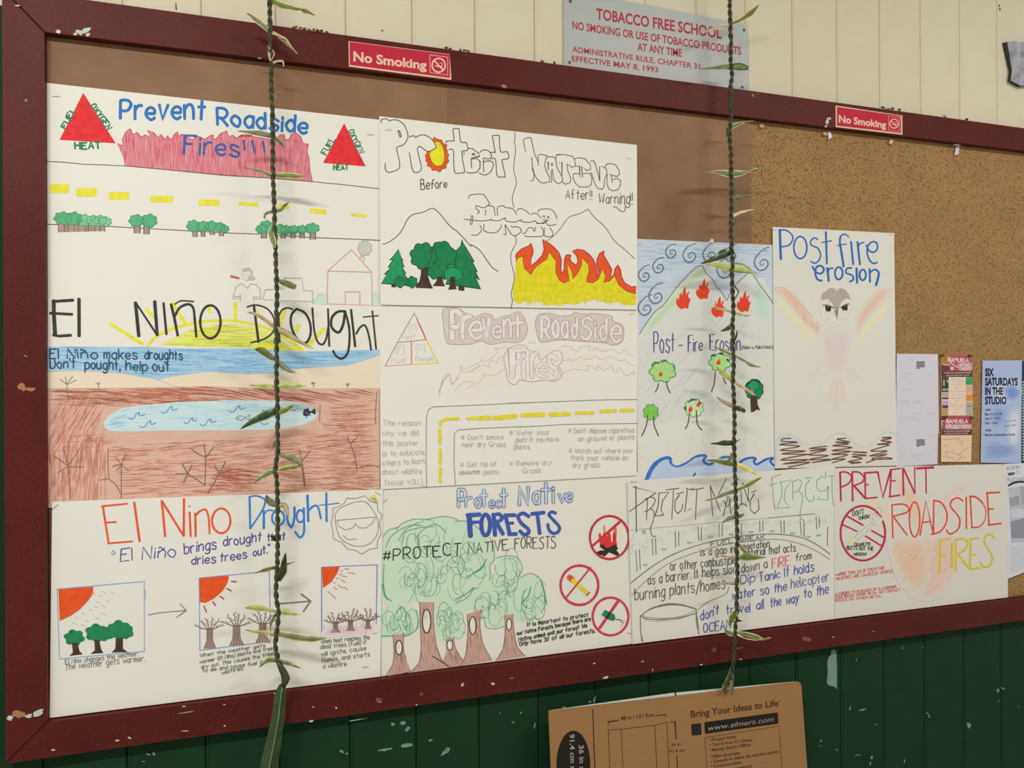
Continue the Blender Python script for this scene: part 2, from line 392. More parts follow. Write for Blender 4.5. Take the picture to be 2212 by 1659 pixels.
rail('frame_rail', [(4, outer_t(4)), (XR, outer_t(XR)), (XI, inner_t(XI)), (95.6, inner_t(95.6))])
rail('frame_rail', [(102.6, inner_b(102.6)), (XI, inner_b(XI)), (XR, outer_b(XR)), (12, outer_b(12))])
rail('frame_stile', [(4, outer_t(4)), (95.6, inner_t(95.6)), (102.6, inner_b(102.6)), (12, outer_b(12))])
rail('frame_stile', [(XI, inner_t(XI)), (XR, outer_t(XR)), (XR, outer_b(XR)), (XI, inner_b(XI))])
def tan():
    m, nt, bs, N, L = newmat('tan_fibreboard'); co = coord(nt); n = noise(nt, 9, 4, co); f = noise(nt, 210, 3, co, .7)
    c = mixc(nt, alb('866338', .88), alb('a27e4e', .88), n.outputs[0])
    c = mixc(nt, c, alb('60441e', .88), ramp(nt, f.outputs[0], [(.50, (0, 0, 0)), (.66, (1, 1, 1))]).outputs[0])
    L.new(c, bs.inputs['Base Color']); bs.inputs['Roughness'].default_value = .9; bump(nt, bs, f.outputs[0], .4, .001); return m
mb = MB(); f = [pt(x, y, .006) for x, y in ((60, 30), (XI+20, 350), (XI+20, 1270), (60, 1600))]
zt = f[0].z; zb = f[3].z; xl = f[0].x; xr = f[1].x
zt = pt(100, inner_t(100), FH).z+.02; zb = pt(108, inner_b(108), FH).z-.02
mb.box((xl, -0.006, zb), (xr, -0.0001, zt), tan()); mb.build('backing_board', board)
def kraft():
    m, nt, bs, N, L = newmat('brown_kraft_paper'); co = coord(nt); n = noise(nt, 5, 4, co); f = noise(nt, 60, 4, co)
    c = mixc(nt, alb('68472b', .97), alb('967048', .97), ramp(nt, n.outputs[0], [(.3, (0, 0, 0)), (.7, (1, 1, 1))]).outputs[0])  # mottled brown; contrast raised so dark blotches stand in for soft shadows
    c = mixc(nt, c, alb('80593c', .97), math_(nt, 'MULTIPLY', f.outputs[0], .6)); L.new(c, bs.inputs['Base Color']); bs.inputs['Roughness'].default_value = .62
    bump(nt, bs, n.outputs[0], .5, .004); return m
KR = kraft()
def sheet(px, pl, mat, name, th=.0004):
    f = [pl.hit(x, y) for x, y in px]; mb = MB(); mb.slab(f, [v+Vector((0, th, 0)) for v in f], mat)
    lo = min(f, key=lambda v: v.z); cx = sum(v.x for v in f)/len(f)
    return mb.build(name, loc=(cx, lo.y, lo.z))
kz = pt(101, 78, .0072)
k1 = sheet([(101.2, 79.5), (971, 184.8), (971, 1440), (107.6, 1548)], Plane(.0070), KR, 'kraft_paper'); tag(k1, 'brown kraft paper lining the left half of the board', 'paper', 'kraft backing sheets')
k2 = sheet([(968, 184.3), (1622, 264.5), (1623, 1358), (969, 1440)], Plane(.0078), KR, 'kraft_paper'); tag(k2, 'brown kraft paper lining the middle of the board, its right edge against bare tan fibreboard', 'paper', 'kraft backing sheets')

def blob(mb, px, py, r, el, ang, mat, h, n=11, rnd=.35):
    p = []; c, s_ = math.cos(math.radians(ang)), math.sin(math.radians(ang))
    for i in range(n):
        a = 2*math.pi*i/n; q = r*(1+random.uniform(-rnd, rnd)); x, y = q*el*math.cos(a), q*math.sin(a)
        p.append(pt(px+x*c-y*s_, py+x*s_+y*c, h))
    mb.add(p, [tuple(range(n))], mat)
C1 = plain('bare_primer', 'b9c4ae', .7, .12, 200); C2 = plain('bare_wood', 'a0704c', .8, .2, 200); C3 = plain('scuffed_maroon', '7c4438', .7); C4 = plain('green_primer', '6f8f80', .7, .1, 90)
H = FH+.00025; mb = MB()
for x, y, r, e, a, m in [(126, 68, 5, 1.3, 10, C1), (172, 70, 5, 1.6, 20, C1), (186, 66, 6, 1.7, -25, C1), (190, 75, 4, 1.3, 0, C1), (163, 73, 3, 1.5, 0, C1), (22, 1551, 5, 1.4, 0, C1), (40, 1543, 8, 1.6, -8, C2), (62, 1547, 5, 2, -10, C1), (82, 1540, 6, 2.2, -15, C1), (38, 12, 2, 3.2, 5, C1),
 (56, 217, 3, 1, 0, C2), (55, 769, .8, 8, 22, C1), (48, 836, 8, 1.5, 55, C2), (65, 841, 5, 1.8, 0, C2), (398, 1526, 1.5, 2.5, 0, C1), (402, 1539, .6, 26, -9, C1), (253, 1600, 2, 2.6, -10, C1), (279, 1594, 2, 2, 15, C1), (115, 1620, 2, 2, 0, C1), (399, 1579, 1, 7, 0, C1), (485, 1568, 1.6, 1.6, 0, C1), (484, 1525-3, 1, 3, 0, C1),
 (593, 1498, 1.5, 1, 0, C1), (677, 1527, 1.2, 2.6, -20, C1), (726, 1529, 1.8, 1.4, 60, C1), (672, 1558, 2, 2.5, -10, C1), (770, 1555, .7, 30, -9, C1), (818, 1512, 4, 1.6, -10, C3), (820, 1515, 2, 2, 0, C1), (910, 1500, 3, 1.4, 0, C3), (999, 1480, 3, 1.2, 0, C1), (1001, 1476, 1.5, 1, 0, C1), (1065, 1477, 3, 1.4, -10, C1), (1106, 1465, .7, 7, -4, C1), (900, 1523, 1.5, 1.5, 0, C1),
 (1284, 1433, 1.2, 2.5, -20, C1), (1308, 1464, 3.2, 1.9, -6, C1), (1388, 1429, 1, 4, -10, C1), (1410, 1447, 1, 3.5, 90, C1), (1543, 1404, 5, 1.4, -30, C3), (1597, 1400, .9, 8, -10, C2), (1600, 1424, 1, 3, -5, C1), (1741, 1381, 5, 2.2, 6, C3), (1800, 1376, .8, 4, -25, C1), (1515, 1436, 1.5, 2, 0, C1), (1887, 1364, 1, 1.6, 0, C1), (1657, 1378, .8, 9, -15, C2),
 (1787, 262, 3, 2.6, -75, C1), (1791, 256, 2.4, 2, 0, C1), (1784, 273, 2.6, 1.2, 80, C1), (1627, 206, 2, 2, 70, C2), (1637, 203, 1, 3, 20, C2), (2068, 313, .7, 10, 5, C1), (1080, 1540, 1, 1, 0, C1), (1088, 186, 4, 1.6, 30, C2), (560, 125.5, 1, 5, 8, C1)]:
    blob(mb, x, y, r, e, a, m, H)
mb.build('chipped_paint', board)
mb = MB()
for x, y, r, e, a in [(1801, 1408, 3, 1.6, 85), (870, 1562, 3.5, 2, 0), (880, 1575, 4, 1.4, -20), (878, 1611, 4.5, 2.5, -12), (833, 1619, 3, 5, -8), (930, 1599, 2.6, 2, -20), (960, 1625, 4, 2.2, -55), (966, 1620, 5, 1.4, -40), (738, 1623, 3, 1.6, 30), (749, 1628, 2.2, 1.2, 0),
 (1126, 1540, 2, 1, 0), (1108, 1560, 2, 1.5, 0), (1155, 1568, 2, 3, 100), (1219, 1528, 2.6, 1.4, 0), (1284, 1512, 2, 4, 100), (1274, 1516, 2, 1.6, 20), (849, 1565, 3, 1.5, 0), (320, 1629, 2, 3, 20), (332, 1628, 2.5, 1.8, 40), (310, 1645, 1, 4, 0), (1836, 1530, 1.6, 3, 110), (1864, 1533, 1.6, 5, -18), (1893, 1565, 1.3, 1.5, 0), (1883, 1636, 2.4, 2, 100), (1880, 1650, 2, 2.4, 100), (1853, 1631, 1, 8, -8),
 (1954, 1644, 1.2, 4, 95), (2007, 1547, 1.6, 2.4, 60), (2003, 1541, 1.2, 3, 10), (2093, 1567, 4, 1.5, 50), (2156, 1492, 2.4, 2.2, 100), (2166, 1487, 1.4, 3.5, 25), (2157, 1514, 1.4, 1.4, 0), (1774, 1600, 1.6, 2.4, 110), (1772, 1611, 1.2, 1.6, 0), (1808, 1620, 1, 3, 0), (1850, 1425, 1, 3, 95), (1949, 1400, 1, 3, 0), (1993, 1399, 1, 1.6, 60), (2201, 1527, 1, 1.6, 0)]:
    blob(mb, x, y, r, e, a, C4, .0004)
mb.add([pt(x, y, .0005) for x, y in ((1796, 1405), (1806, 1405), (1807, 1416), (1808, 1440), (1808, 1489), (1803, 1484), (1789, 1480), (1786, 1474), (1788, 1450), (1787, 1430), (1790, 1419), (1795, 1416))], [tuple(range(12))], C4)
mb.build('chipped_paint', wall)
# grime line along the top of the frame
mb = MB(); GR = plain('mould_spots', '5a5038', .9)
for x in [632, 640, 650, 658, 668, 676, 684, 694, 704, 965, 972, 996, 1004, 1012, 1170, 1196, 1300, 1392, 1404, 1430, 1436, 1905, 1912, 1918, 1926, 1945, 2040, 2090]:
    for _ in range(2): blob(mb, x+random.uniform(-3, 3), outer_t(x)-random.uniform(1, 4), random.uniform(1.2, 2.6), 1.5, random.uniform(0, 20), GR, .0006)
for x, y in [(826, 66), (380, 14), (381, 19), (380, 8), (2159, 12), (2160, 20)]: blob(mb, x, y, 1.6, 1.6, 90, GR, .0006)
mb.build('mould_spots', wall)
# ---------------------------------------------------------------- posters
def poster(px, h, label, b=0, c=0, hexp='e3dfd0', name='poster', cat_='poster', group=None):  # right-hand posters pass a darker hexp: weaker light there put into the paper
    CUR[0] = hexp; z = pt(px[3][0], px[3][1], h).z; x = pt(px[3][0], px[3][1], h).x
    pl = Plane(h-b*x-c*z, b, c)
    m = MATS.get(('paper', hexp))
    if not m:
        m, nt, bs, N, L = newmat('poster_paper'); co = coord(nt); n = noise(nt, 6, 3, co); a = alb(hexp)
        L.new(mixc(nt, tuple(q*.975 for q in a[:3])+(1,), tuple(min(.92, q*1.02) for q in a[:3])+(1,), n.outputs[0]), bs.inputs['Base Color'])
        bs.inputs['Roughness'].default_value = .6; bs.inputs['Specular IOR Level'].default_value = .25; bump(nt, bs, noise(nt, 3.5, 2, co).outputs[0], .25, .006)
        MATS[('paper', hexp)] = m
    o = sheet(px, pl, m, name); tag(o, label, cat_, group)
    A_ = Art(o, pl); A_.clip = (max(px[0][0], px[3][0])+.5, min(px[1][0], px[2][0])-.5); return A_
BLK = ink('33322c'); PEN = ink('8e8d84', 'p', 0, .7); PENF = ink('b3b1a5', 'p', 0, .6); PEND = ink('6b6a62'); 

# --- fire triangles and roadside flames
A = poster([(101, 179), (819, 258.5), (826, 661), (103, 641)], .0098, 'Prevent Roadside Fires poster with two red fire triangles, red flames and a dashed road')
fr(0, 0, 3.95); RED = ink('dd2b30'); GRN = ink('2f7a52'); BLU = ink('2a72b4')
A.part('fire_triangle'); A.fill('710,793 508,1193 988,1223', RED)
A.text('FUEL', (560, 1100), (648, 935), 46, 13, GRN, perp=True); A.text('OXYGEN', (775, 905), (915, 1112), 46, 13, GRN, perp=True); A.text('HEAT', (640, 1272), (858, 1268), 55, 15, GRN)
fr(500, 0, 3.95)
A.part('fire_triangle'); A.fill('962,1052 782,1390 1145,1420', RED)
A.text('FUEL', (812, 1325), (888, 1190), 52, 10, GRN, perp=True); A.text('OXYGEN', (995, 1120), (1090, 1315), 46, 10, GRN, perp=True); A.text('HEAT', (872, 1450), (995, 1446), 44, 12, GRN)
fr(0, 0, 3.95); A.part('flames')
fl = '1000,1225 1055,1245 1045,1190 1070,1130 1110,1100 1135,1150 1170,1130 1205,1170 1240,1150 1290,1170 1260,1110 1310,1130 1350,1175 1370,1150 1410,1190 1425,1160 1465,1195 1490,1140 1515,1125 1520,1165 1550,1145 1600,1170 1640,1195 1665,1170 1700,1165 1750,1190 1790,1160 1815,1150 1820,1190 1850,1180 1880,1140 1935,1118 1950,1165 1985,1155 2020,1180 2060,1150 2110,1175 2150,1155'
F1 = T(fl); fr(500, 0, 3.95)
F1 += T('60,1165 100,1150 150,1150 180,1165 240,1175 330,1190 380,1180 420,1150 450,1150 455,1190 490,1195 510,1150 545,1130 590,1165 610,1225 655,1230 645,1290 660,1350 668,1450 690,1550')
F2 = T('480,1532 340,1515 100,1505 0,1500'); fr(0, 0, 3.95); F2 += T('1900,1500 1500,1460 1065,1415 1050,1340')
fr(0, 0, 1); A.fill(F1+F2, ink('cf4a62', 'c', 88, .72)); A.hatch(F1+F2, [ink('c2364e'), ink('d8607a'), ink('e79aa6')], 420, 34, 1.1, 88, 9)
A.line(F1, 1.6, ink('c23048'))
A.part('horizon_line'); fr(0, 0, 3.95); l = T('400,1378 530,1383 700,1400 1065,1415 1500,1455 1900,1493'); fr(500, 0, 3.95); l += T('0,1500 340,1520 690,1550 950,1575 1255,1610')
fr(0, 0, 1); A.line(l, 1.5, ink('4c4448'))
A.part('title_lettering'); A.text('Prevent', (260, 257), (442, 258.5), 43, 6.4, BLU); A.text('Roadside', (470, 268.5), (663, 288), (37, 33), 6.2, BLU); A.text('Fires', (397, 333), (517, 338), 38, 5, ink('3a5da0'))
A.lines('526,303 529,324; 545,304 550,329; 568,306 572,329', 5, ink('3a5da0'))
fr(100, 380); YM_ = ink('e6da3c')
for a in ((40, 95, 275, 205), (355, 145, 605, 248), (745, 190, 990, 286), (1240, 238, 1515, 318), (1815, 280, 2070, 358)):
    A.part('road_dash'); A.fill([(a[0]+10, a[1]), (a[2]-12, a[1]+4), (a[2], a[1]+16), (a[2]-6, a[3]), (a[0]+14, a[3]-4), (a[0], a[3]-18)], YM_)
fr(460, 380)
for a in ((300, 305, 545, 368), (765, 335, 915, 402), (1155, 388, 1360, 462), (1640, 445, 1835, 497)):
    A.part('road_dash'); A.fill([(a[0]+8, a[1]), (a[2], a[1]+14), (a[2]-6, a[3]), (a[0], a[3]-22)], YM_)
A.part('horizon_line'); fr(100, 380); K1 = ink('4d4a42'); TB = ink('a58e7e'); TG = ink('7fc08c'); TD = ink('3f8a5c'); TG2 = ink('58ad76')
A.lines('10,578 140,580; 700,600 1050,620 1700,655 2212,683', 8, K1); fr(460, 380); A.lines('125,680 560,695; 760,708 1230,738 1700,755 1995,770', 8, K1)
A.part('roadside_trees'); fr(100, 380); A.fill('142,560 700,580 695,655 142,672', TB)
for x in (142, 215, 260, 330, 382, 465, 500, 577, 640, 698): A.line([(x, 570), (x+2, 665)], 7, K1)
for c in ((700, 545, 75, 55, TG), (640, 535, 75, 60, TG), (555, 535, 75, 60, TG), (455, 530, 80, 68, TG), (330, 510, 95, 76, TG2), (195, 505, 100, 72, TG2)): A.cloud(*c[:4], c[4], 7, TD)
A.part('roadside_trees')
for a in ((1050, 592, 1120, 683), (1165, 597, 1228, 695)): A.fill([(a[0], a[1]), (a[2], a[1]), (a[2], a[3]), (a[0], a[3])], TB); A.line([(a[0], a[1]), (a[0], a[3])], 9, K1); A.line([(a[2], a[1]), (a[2]+2, a[3])], 9, K1)
A.cloud(1230, 535, 90, 75, TG2, 9, TD); A.cloud(1080, 535, 88, 68, TG2, 9, TD)
A.part('roadside_trees')
for a in ((1745, 648, 1802, 727), (1845, 652, 1893, 725), (1950, 640, 2008, 702), (2062, 650, 2116, 718)): A.fill([(a[0], a[1]), (a[2], a[1]), (a[2], a[3]), (a[0]+8, a[3])], TB); A.line([(a[0], a[1]), (a[0]+8, a[3])], 8, K1); A.line([(a[2], a[1]), (a[2]+2, a[3])], 8, K1)
for c in ((2130, 632, 48, 42), (2070, 610, 62, 52), (1970, 598, 70, 58), (1870, 603, 72, 58), (1755, 598, 75, 66)): A.cloud(*c, TG2, 8, TD)
fr(460, 380); A.part('roadside_trees')
for a in ((578, 655, 640, 745), (815, 685, 865, 745), (930, 675, 980, 742), (1040, 670, 1090, 745), (1160, 660, 1225, 757)): A.fill([(a[0], a[1]), (a[2], a[1]), (a[2], a[3]), (a[0], a[3])], TB); A.line([(a[0], a[1]), (a[0], a[3])], 10, K1); A.line([(a[2], a[1]), (a[2], a[3])], 10, K1)
for c in ((1185, 625, 82, 56), (1065, 638, 60, 46), (965, 640, 62, 46), (870, 645, 62, 52), (800, 635, 72, 55), (640, 605, 82, 68), (585, 635, 70, 50)): A.cloud(*c, TG2, 8, TD)
HR = ink('cf8a86', 'p', 90, .8)
A.part('house_drawing'); A.lines('1370,1135 1895,1150 1905,1545; 1370,1135 1365,1530 1900,1548; 1370,1135 1655,880 1895,1150; 1585,1545 1580,1385 1755,1385 1755,1545; 1760,985 1765,950 1805,975 1800,1020', 9, HR)
A.cloud(1815, 862, 80, 88, ink('bdbbb3', 'c', 40, .7), 6, ink('a2a198'), 9, .1)
A.part('bush_drawing'); GP = ink('b9dcbc', 'c', 90, .6)
A.fill('1200,1535 1205,1480 1240,1460 1260,1415 1300,1410 1320,1440 1340,1395 1362,1390 1362,1530', GP); A.lines('1200,1480 1240,1460 1260,1415 1300,1408 1320,1440', 5, ink('9cb89c'), True)
A.fill('1905,1410 1940,1410 1970,1450 1995,1480 2000,1550 1910,1548', GP); A.line('1905,1415 1940,1408 1965,1440 1990,1480', 5, ink('9cb89c'), True)
A.part('man_drawing'); A.lines('240,1465 245,1420 280,1320 345,1285 410,1340 450,1290 520,1300 565,1360 572,1465; 240,1440 325,1440; 325,1410 330,1500; 240,1465 325,1465; 480,1440 485,1505; 480,1445 570,1445; 480,1472 570,1470', 7, PEN)
A.ell(405, 1180, 60, 68, None, 5, PENF); A.fill('345,1110 430,1090 475,1140 475,1200 450,1200 440,1130 350,1145', ink('b5b3aa', 'p', 30, .8)); A.ell(460, 1222, 48, 26, ink('b5b3aa', 'p', 30, .8)); A.lines('370,1180 395,1178; 415,1182 435,1180', 6, PENF)
A.line('215,1198 310,1222', 24, ink('c05a50'))
A.part('car_drawing'); A.lines('595,1475 625,1360 850,1350 845,1220 1065,1222 1080,1365 1190,1375 1195,1530; 595,1475 820,1490 1190,1500; 800,1350 870,1225', 6, PEN)
for x in (805, 860, 915, 965, 1020, 1080): A.line([(x, 1490), (x+5, 1520), (x+30, 1500)], 5, PENF, True)
A.flush()

# --- Protect Native ... Forest with before and after
A = poster([(819, 251), (1376, 313), (1377, 669), (822, 658)], .0145, 'Protect Native poster in bubble outlines with green trees before and orange fire after', c=-.010)
OUT = ink('4a4a40'); OR = ink('e4561f'); YE = ink('e8d820')
A.part('sun_letter'); fr(800, 240); A.fill('760,310 800,335 850,345 870,385 915,405 905,450 922,470 915,500 938,520 925,560 938,600 905,640 905,680 860,690 830,728 790,705 740,708 725,670 680,655 685,615 660,590 670,560 655,535 670,510 680,485 720,480 770,450 785,420 760,370 740,345', OR)
A.line('760,310 800,335 850,345 870,385 915,405 905,450 922,470 915,500 938,520 925,560 938,600 905,640 905,680 860,690 830,728 790,705 740,708 725,670 680,655 685,615 660,590 670,560 655,535 670,510 680,485', 7, ink('8c3c1c'))
A.fill('770,370 820,365 860,410 885,500 885,590 860,640 820,658 770,645 725,590 705,520 715,480 760,460 785,430', YE, True); A.line('770,370 820,365 860,410 885,500 885,590 860,640 820,658 770,645 725,590 705,520 715,480', 8, ink('7a5a18'), True)
A.part('bubble_lettering')
for s in '''135,140 128,105 150,95 190,92 230,115 260,105 330,110 400,160 435,230 450,300 430,360 390,405 320,430 320,480 340,560 350,650 330,695 240,730 195,720 178,680 178,620;330,230 350,240 370,300 360,312 345,290 330,230;468,310 490,300 520,295 540,315 560,300 630,283 700,310 750,355 785,430 740,465 700,480 660,470 600,425 570,430 565,470 590,580 610,680 590,720 545,735 510,715 490,640 465,495;910,380 910,360 985,355 1000,345 988,230 1000,210 1050,210 1062,230 1080,365 1140,375 1155,400 1163,465 1100,478 1095,500 1105,600 1125,720 1090,740 1030,742 1005,720 995,600 990,465 935,460;1163,440 1220,450 1290,500 1305,540 1210,560 1205,580;1205,580 1210,680;1210,575 1270,565 1310,600 1310,680 1270,730 1200,742 1150,730;1215,520 1235,500 1255,518 1215,522;1120,495 1118,520;1305,495 1350,465 1410,475 1445,520 1440,560 1400,572 1355,560 1350,600 1355,730;1355,610 1400,595 1455,605 1468,650 1440,720 1380,762 1330,755 1300,738;1430,495 1480,490 1490,480 1460,310 1470,292 1530,290 1540,310 1555,480 1630,485 1655,540 1640,570 1580,580 1578,620 1610,770 1590,785 1530,785 1508,740 1495,580 1445,570'''.split(';'): A.line(s, 10, OUT, len(s) > 70)
fr(1080, 260)
for s in '''305,375 290,290 277,235 310,210 370,205 385,270 410,390 455,500 460,540;460,490 455,420 480,403 560,420;380,440 390,600 430,680 480,740 520,750 590,735 595,690 550,600 535,530 545,470 565,425;385,540 405,620 405,700 390,722 362,722;560,435 640,435 665,460 680,560 745,680 750,720 710,755 670,745 640,700 625,580 610,620 620,720 605,742;560,500 578,500 578,595;615,545 615,515 630,520 632,540;670,460 675,410 770,408 870,430 890,470 905,545 860,560 800,520 810,600 845,690 840,740 785,765 750,740;705,510 740,500 740,660;890,460 940,445 1020,460 1085,540 1080,585 1040,600 975,550 985,680;905,550 950,545 955,670;945,635 880,635 870,680 900,750 950,795 1040,798 1090,770 1100,690 1080,640 1030,630 990,640;1080,490 1115,480 1140,520 1170,640 1190,720 1190,550 1240,555 1275,590 1280,640 1250,700 1245,790 1220,825 1170,815 1140,770 1090,620;1260,560 1270,525 1320,515 1380,530 1420,590 1432,640 1400,670 1350,660 1315,640 1335,680 1340,740;1350,710 1400,690 1440,720 1440,770 1410,830 1350,842 1300,820 1280,760 1280,650'''.split(';'): A.line(s, 8.5, OUT, False)
for s in '''210,1085 215,1060 250,1055 310,1080 350,1118;368,1128 400,1110 440,1115 490,1168;462,1098 465,1070 530,1058 600,1062 650,1100 685,1180;505,1150 530,1140 530,1170;565,1170 575,1145 590,1172;515,1190 570,1200;575,1190 545,1210 520,1230 440,1225;545,1210 570,1250 620,1255 672,1240;270,1350 300,1345 330,1300 350,1282 390,1285 410,1325 428,1275;305,1375 320,1388 480,1388 515,1370 520,1320 490,1270;530,1280 530,1370 570,1390 620,1385 632,1340 595,1280'''.split(';'): A.line(s, 8, OUT, True)
fr(800, 240)
for s in '''1170,1045 1185,1010 1230,995 1300,990 1355,995;1355,995 1430,1105;1430,1105 1400,1130 1350,1155 1265,1130 1270,1175 1290,1180 1300,1210 1282,1215 1285,1230;1380,1180 1372,1245;1400,1130 1450,1135 1480,1155 1482,1200 1495,1245;1520,1245 1520,1150 1590,1132 1610,1150 1680,1160 1720,1185 1750,1240;1120,1292 1200,1300 1330,1312 1430,1300 1445,1290 1455,1305 1540,1308 1610,1275 1620,1310 1720,1325 1800,1300 1810,1320 1900,1330 1970,1310 1990,1340 2060,1335 2120,1300;1225,1260 1210,1250 1200,1300 1195,1345 1210,1350 1222,1310 1225,1260;1310,1360 1330,1410 1310,1450 1270,1480 1210,1480;1358,1350 1355,1420 1380,1440 1440,1455 1510,1445 1560,1390 1560,1358;1595,1470 1620,1470 1610,1360 1640,1400 1690,1475 1740,1485 1800,1440 1790,1400 1750,1380 1700,1385 1680,1370'''.split(';'): A.line(s, 8.5, OUT, True)
A.part('divider_line'); A.line('1720,250 1732,300 1722,360 1735,470 1712,690 1745,850 1700,1010 1698,1080 1718,1150', 7, OUT, True)
fr(1080, 430, 6.913); A.line('225,545 243,650 170,800 165,930 215,1170 170,1400 185,1520 165,1640', 9, OUT, True)
A.part('handwriting'); fr(800, 240); A.text('Before', (605, 935), (915, 912), (118, 88), 11, ink('4a4a42')); fr(1080, 260); A.text('After!!', (785, 938), (1095, 945), 108, 9, ink('55544c')); A.text('Warning!!', (1180, 985), (1585, 1005), (115, 130), 9, ink('55544c')); A.line('1490,960 1497,1050 1478,1090 1440,1080 1380,1030 1358,1045', 8, ink('55544c'), True)
A.part('mountain_line'); fr(800, 240); l = T('150,1588 200,1575 300,1510 380,1420 440,1300 510,1235 620,1210 720,1165 760,1168 810,1205 950,1370 1050,1450 1200,1610'); fr(800, 430, 6.913); l += T('1500,680 1640,770 1800,1000 1905,1078')
fr(0, 0, 1); A.line(l, 1.6, OUT, True); fr(1080, 260); A.line('560,1440 640,1380 730,1280 800,1180 860,1140 950,1115 1040,1068 1060,1070 1130,1160 1260,1280 1370,1440 1500,1550 1610,1655', 6.5, OUT, True)
fr(800, 430, 6.913); G1 = ink('0f7a46'); G2 = ink('17935a'); BR = ink('42302a'); LN = ink('22301f')
def tr(pts): A.fill(pts, BR)
A.part('pine_tree'); tr('315,1260 378,1270 375,1322 318,1312'); p = '420,750 450,850 490,920 465,915 510,1020 460,1000 535,1120 490,1110 560,1190 545,1285 160,1260 250,1120 210,1125 310,1020 265,1022 340,905 285,915 340,860'; A.fill(p, G2); A.line(p, 9, LN, closed=True)
A.part('pine_tree'); tr('1315,1295 1405,1300 1402,1372 1315,1362'); p = '1370,605 1385,660 1475,800 1555,940 1510,915 1600,1090 1560,1070 1630,1210 1560,1160 1650,1340 1120,1270 1150,1210 1230,980 1280,770 1350,700'; A.fill(p, G1); A.line(p, 9, LN, closed=True)
A.part('leafy_tree'); tr('990,1150 1070,1150 1090,1240 1115,1305 930,1297 985,1230'); p = '945,680 1000,645 1060,640 1110,628 1160,655 1200,715 1270,770 1285,830 1270,900 1275,980 1230,1060 1150,1140 1110,1205 1060,1160 990,1175 940,1200 890,1150 860,1120 860,1000 900,900'; A.fill(p, G1, True); A.line(p, 9, LN, True, True)
A.part('leafy_tree'); tr('760,1000 850,1000 862,1150 890,1240 935,1335 670,1325 735,1220 755,1120'); A.cloud(795, 850, 195, 192, G1, 9, LN, 8, .12, .6)
A.part('leafy_tree'); A.cloud(1215, 1020, 62, 45, G2, 9, LN, 3, .05); A.cloud(1238, 1120, 140, 100, G2, 9, LN, 6, .06); tr('1190,1160 1265,1160 1268,1270 1292,1345 1160,1355 1190,1280')
A.part('bush'); A.cloud(620, 1240, 80, 82, G1, 9, LN, 6); A.cloud(442, 1240, 80, 80, G1, 9, LN, 6)
fr(1080, 430, 6.913); A.part('fire_drawing')
inn = '238,940 270,880 345,850 345,940 370,1040 465,1130 500,1060 560,990 700,900 740,790 840,930 830,1080 880,1210 960,1255 1030,1220 1015,1100 1010,960 1080,1100 1090,1195 1150,1120 1215,1000 1230,880 1320,980 1330,1080 1300,1180 1300,1235 1380,1255 1470,1200 1530,1040 1575,1150 1550,1250 1640,1220 1715,1145 1780,1290 1900,1380 2032,1415'
A.fill(inn+' 2030,1570 1960,1590 1850,1580 1780,1530 1700,1545 1600,1520 1540,1480 1480,1530 1400,1480 1330,1530 1200,1530 1100,1570 1000,1560 900,1590 800,1575 700,1590 640,1540 560,1540 500,1470 440,1560 400,1480 340,1550 270,1560 200,1480 190,1350 230,1150', ink('ddd01c'))
for x in range(210, 2000, 26): A.line([(x, random.uniform(1380, 1440)), (x+random.uniform(-6, 6), random.uniform(1500, 1585)-(60 if 1330 < x < 1500 else 0))], 22, ink('dcd02a'))
out = '235,860 245,820 320,745 430,700 460,660 490,740 495,800 460,900 465,1000 560,920 630,840 660,760 655,700 640,605 700,640 800,710 880,800 915,900 910,1050 930,1115 960,1050 965,900 985,840 1040,830 1060,845 1040,880 1070,940 1140,990 1165,930 1150,850 1085,775 1150,750 1250,765 1340,830 1400,910 1435,1000 1455,1150 1475,1100 1445,960 1450,900 1490,810 1555,775 1550,840 1620,960 1670,1050 1650,1170 1700,1130 1720,1040 1760,985 1800,1050 1815,1160 1860,1250 1960,1310 2035,1305'
A.fill(out+' '+' '.join(reversed(inn.split())), ink('e4521c')); A.line(out, 13, ink('a8303a')); A.line(inn, 7, ink('8a3a18'))
A.flush()

# --- El Nino Drought with brown soil and blue lake
A = poster([(103, 641), (821, 661), (822, 1070), (103, 1097)], .0110, 'El Niño Drought poster with black title, blue lake and brown dry soil')
fr(100, 640); A.part('sun_drawing'); YS = ink('e2dd3a'); 
q = T('1210,600 1290,500 1450,410 1640,350 1900,300 2212,290'); q2 = T('1340,580 1550,480 1700,400 1900,345 2212,330'); fr(440, 640); q += T('400,300 620,340 820,410 1000,510 1160,640'); q2 += T('400,335 620,375 820,440 930,520 990,600 600,610 0,605')
fr(0, 0, 1); A.fill(q2, ink('dde05a', 'c', 2, .75)); A.hatch(q2, [ink('cdd04c'), ink('b8c04a'), ink('e8e048')], 200, 60, 1.6, 1, 4); A.line(q, 6.3, YS, True)
fr(100, 640); A.lines('760,325 1150,570; 1195,160 1290,250; 1510,80 1660,330; 1935,130 1955,190', 42, YS); fr(440, 640); A.lines('375,80 380,290; 640,185 652,240; 965,170 912,340; 1140,350 1112,420; 1440,385 1230,610; 900,440 1180,640', 42, YS)
A.fill('820,550 980,580 1150,650 500,620', YS)
A.part('sea_drawing'); fr(100, 640); t1 = T('10,605 200,600 700,602 1300,605 1650,625 2100,622'); b1 = T('10,905 300,890 500,895 900,920 1200,970 1340,1000 1450,965 1700,930 1950,897'); fr(440, 640)
t1 += T('500,625 900,640 1100,660 1500,655 2110,632'); b1 += T('150,905 500,930 800,920 1000,880 1300,850 1700,830 1900,770 2110,700'); fr(0, 0, 1)
